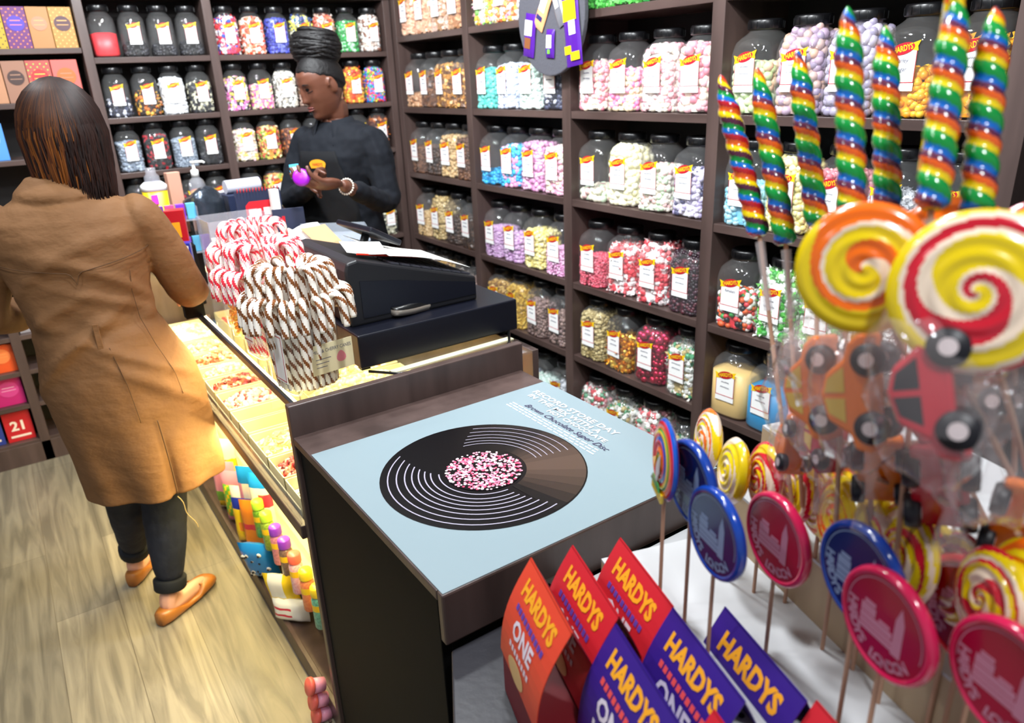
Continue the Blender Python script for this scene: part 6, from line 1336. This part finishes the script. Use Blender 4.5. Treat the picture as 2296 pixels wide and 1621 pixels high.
for a, td in ((aR, tR), (aL, tL)):
    px_ = Vector((-td.y, td.x, 0)); v = []; f = []; nu, nv = 24, 6; hl = Vector((a.x, a.y, 0))-td*.068
    def outl(t):  # half width along length 0..1
        return .032*sin(pi*min(1, max(0, .08+t*.5)))**.6*(1 if t < .75 else sqrt(max(0, 1-((t-.75)/.25)**2))*.999+.001)*(1+.25*sin(pi*t)*(t > .4))
    Ls = .255
    sh = MB(); secs = 22; nn = 20; vv = []
    for i in range(secs+1):
        t = i/secs; hw = max(.004, .034*(sin(pi*min(.5, t*2.2+.13))**.7 if t < .35 else 1)*(1+.18*math.exp(-((t-.68)/.2)**2))*(1 if t < .80 else sqrt(max(.004, 1-((t-.80)/.2)**2))))
        top = .052 if t < .15 else (.052-.030*min(1, (t-.15)/.25) if t < .40 else (.022 if t < .58 else .042*(1 if t < .8 else sqrt(max(.05, 1-((t-.8)/.21)**2)))))
        if .58 <= t < .66: top = .022+(.042-.022)*(t-.58)/.08
        for j in range(nn):
            q = 2*pi*j/nn; yy_ = hw*math.copysign(abs(cos(q))**.8, cos(q)); zz_ = (top/2)*(1+math.copysign(abs(sin(q))**.7, sin(q))); vv.append(tuple(hl+td*Ls*t+px_*yy_+Vector((0, 0, .002+zz_))))
    ff = []
    for i in range(secs):
        for j in range(nn): k = (j+1) % nn; ff.append((i*nn+j, (i+1)*nn+j, (i+1)*nn+k, i*nn+k))
    ff.append(tuple(range(nn))); ff.append(tuple(range(secs*nn+nn-1, secs*nn-1, -1)))
    so_ = sh.add((vv, ff), 0, smooth=True).build('flat_shoe', SHOE, cust)
    MB().add(tube([tuple(hl+td*(Ls*t)+px_*(.030*(-1)**0*cos(q))+Vector((0, 0, .046+.002*sin(3*q)))) for t, q in [(.66, pi*k/8) for k in range(9)]], .003, 6), 0, smooth=True).add(ball(.006, 8, 6), 0, Matrix.Translation(hl+td*Ls*.70+Vector((0, 0, .048)))).build('shoe_bow', SHOE, so_)
# hair: brown, lighter at the left, hanging to the collar
HB1 = palette('hair_brown', ['#1a0b08', '#26110b', '#200e0a', '#150907'], .55, spec=.3); HB2 = palette('hair_ginger_ends', ['#5c300f', '#7a4416', '#4a230d', '#6a3a12'], .55, spec=.3)
def ombre(m, z0, z1):
    nt = m.node_tree; b = nt.nodes['Principled BSDF']; src = b.inputs['Base Color'].links[0].from_socket; N = nt.nodes.new
    tc = N('ShaderNodeTexCoord'); sp = N('ShaderNodeSeparateXYZ'); mr = N('ShaderNodeMapRange'); mr.inputs[1].default_value = z0; mr.inputs[2].default_value = z1; mx = N('ShaderNodeMixRGB'); mx.inputs[2].default_value = hexc('#1c0d09')
    nt.links.new(tc.outputs['Object'], sp.inputs[0]); nt.links.new(sp.outputs['Z'], mr.inputs[0]); nt.links.new(mr.outputs[0], mx.inputs[0]); nt.links.new(src, mx.inputs[1]); nt.links.new(mx.outputs[0], b.inputs['Base Color'])
ombre(HB2, 1.49, 1.68)   # dyed ends, dark roots
cap = MB(); v, f = ball(1, 36, 26); vv = []
for p in v:
    x, y, z = p; vv.append((x*.080, y*.098, z*.110+.012))
cap.add((vv, f), 0, CHM, smooth=True); solid('hair_cap', cap, P('hair_cap_brown', '#1c0d09', .4), .005, cust, 3)
C0 = CHM.translation
def strand(side):
    def fn(i, rnd, seg):
        a = rnd.uniform(-1.9, .25) if side == 0 else rnd.uniform(-.1, 1.7)      # angle around, 0 = centre back (picture centre), + right
        ln = rnd.uniform(.175, .25) if side == 0 else rnd.uniform(.16, .225)
        r0 = rnd.uniform(.3, .95); pts = []; rr = []; n_ = 14
        for k in range(n_+1):
            t = k/n_
            if t < .45: el = (1-t/.45)*1.52+.05; rad = .108*cos(el*.98); zz = .128*sin(el)
            else: q = (t-.45)/.55; rad = .108-(.024 if side == 0 else .012)*q+.006*sin(q*5+i); zz = .006-ln*q
            aa = a*(.45+.55*min(1, t/.45)) + .12*sin(i*1.7+t*3)*t
            pts.append(C0+Vector((rad*.92*sin(aa)-.004, -rad*1.02*cos(aa)+.006, zz+.008))); rr.append(.0068*(1-.75*max(0, (t-.72)/.28)))
        return pts, rr
    return fn
hairs(170, strand(0), seed=11, flat=.45, nn=6).build('hair_left_length', HB2, cust)
hairs(70, strand(0), seed=31, flat=.45, nn=6).build('hair_left_length', HB1, cust)
hairs(220, strand(1), seed=12, flat=.45, nn=6).build('hair_right_length', HB1, cust)
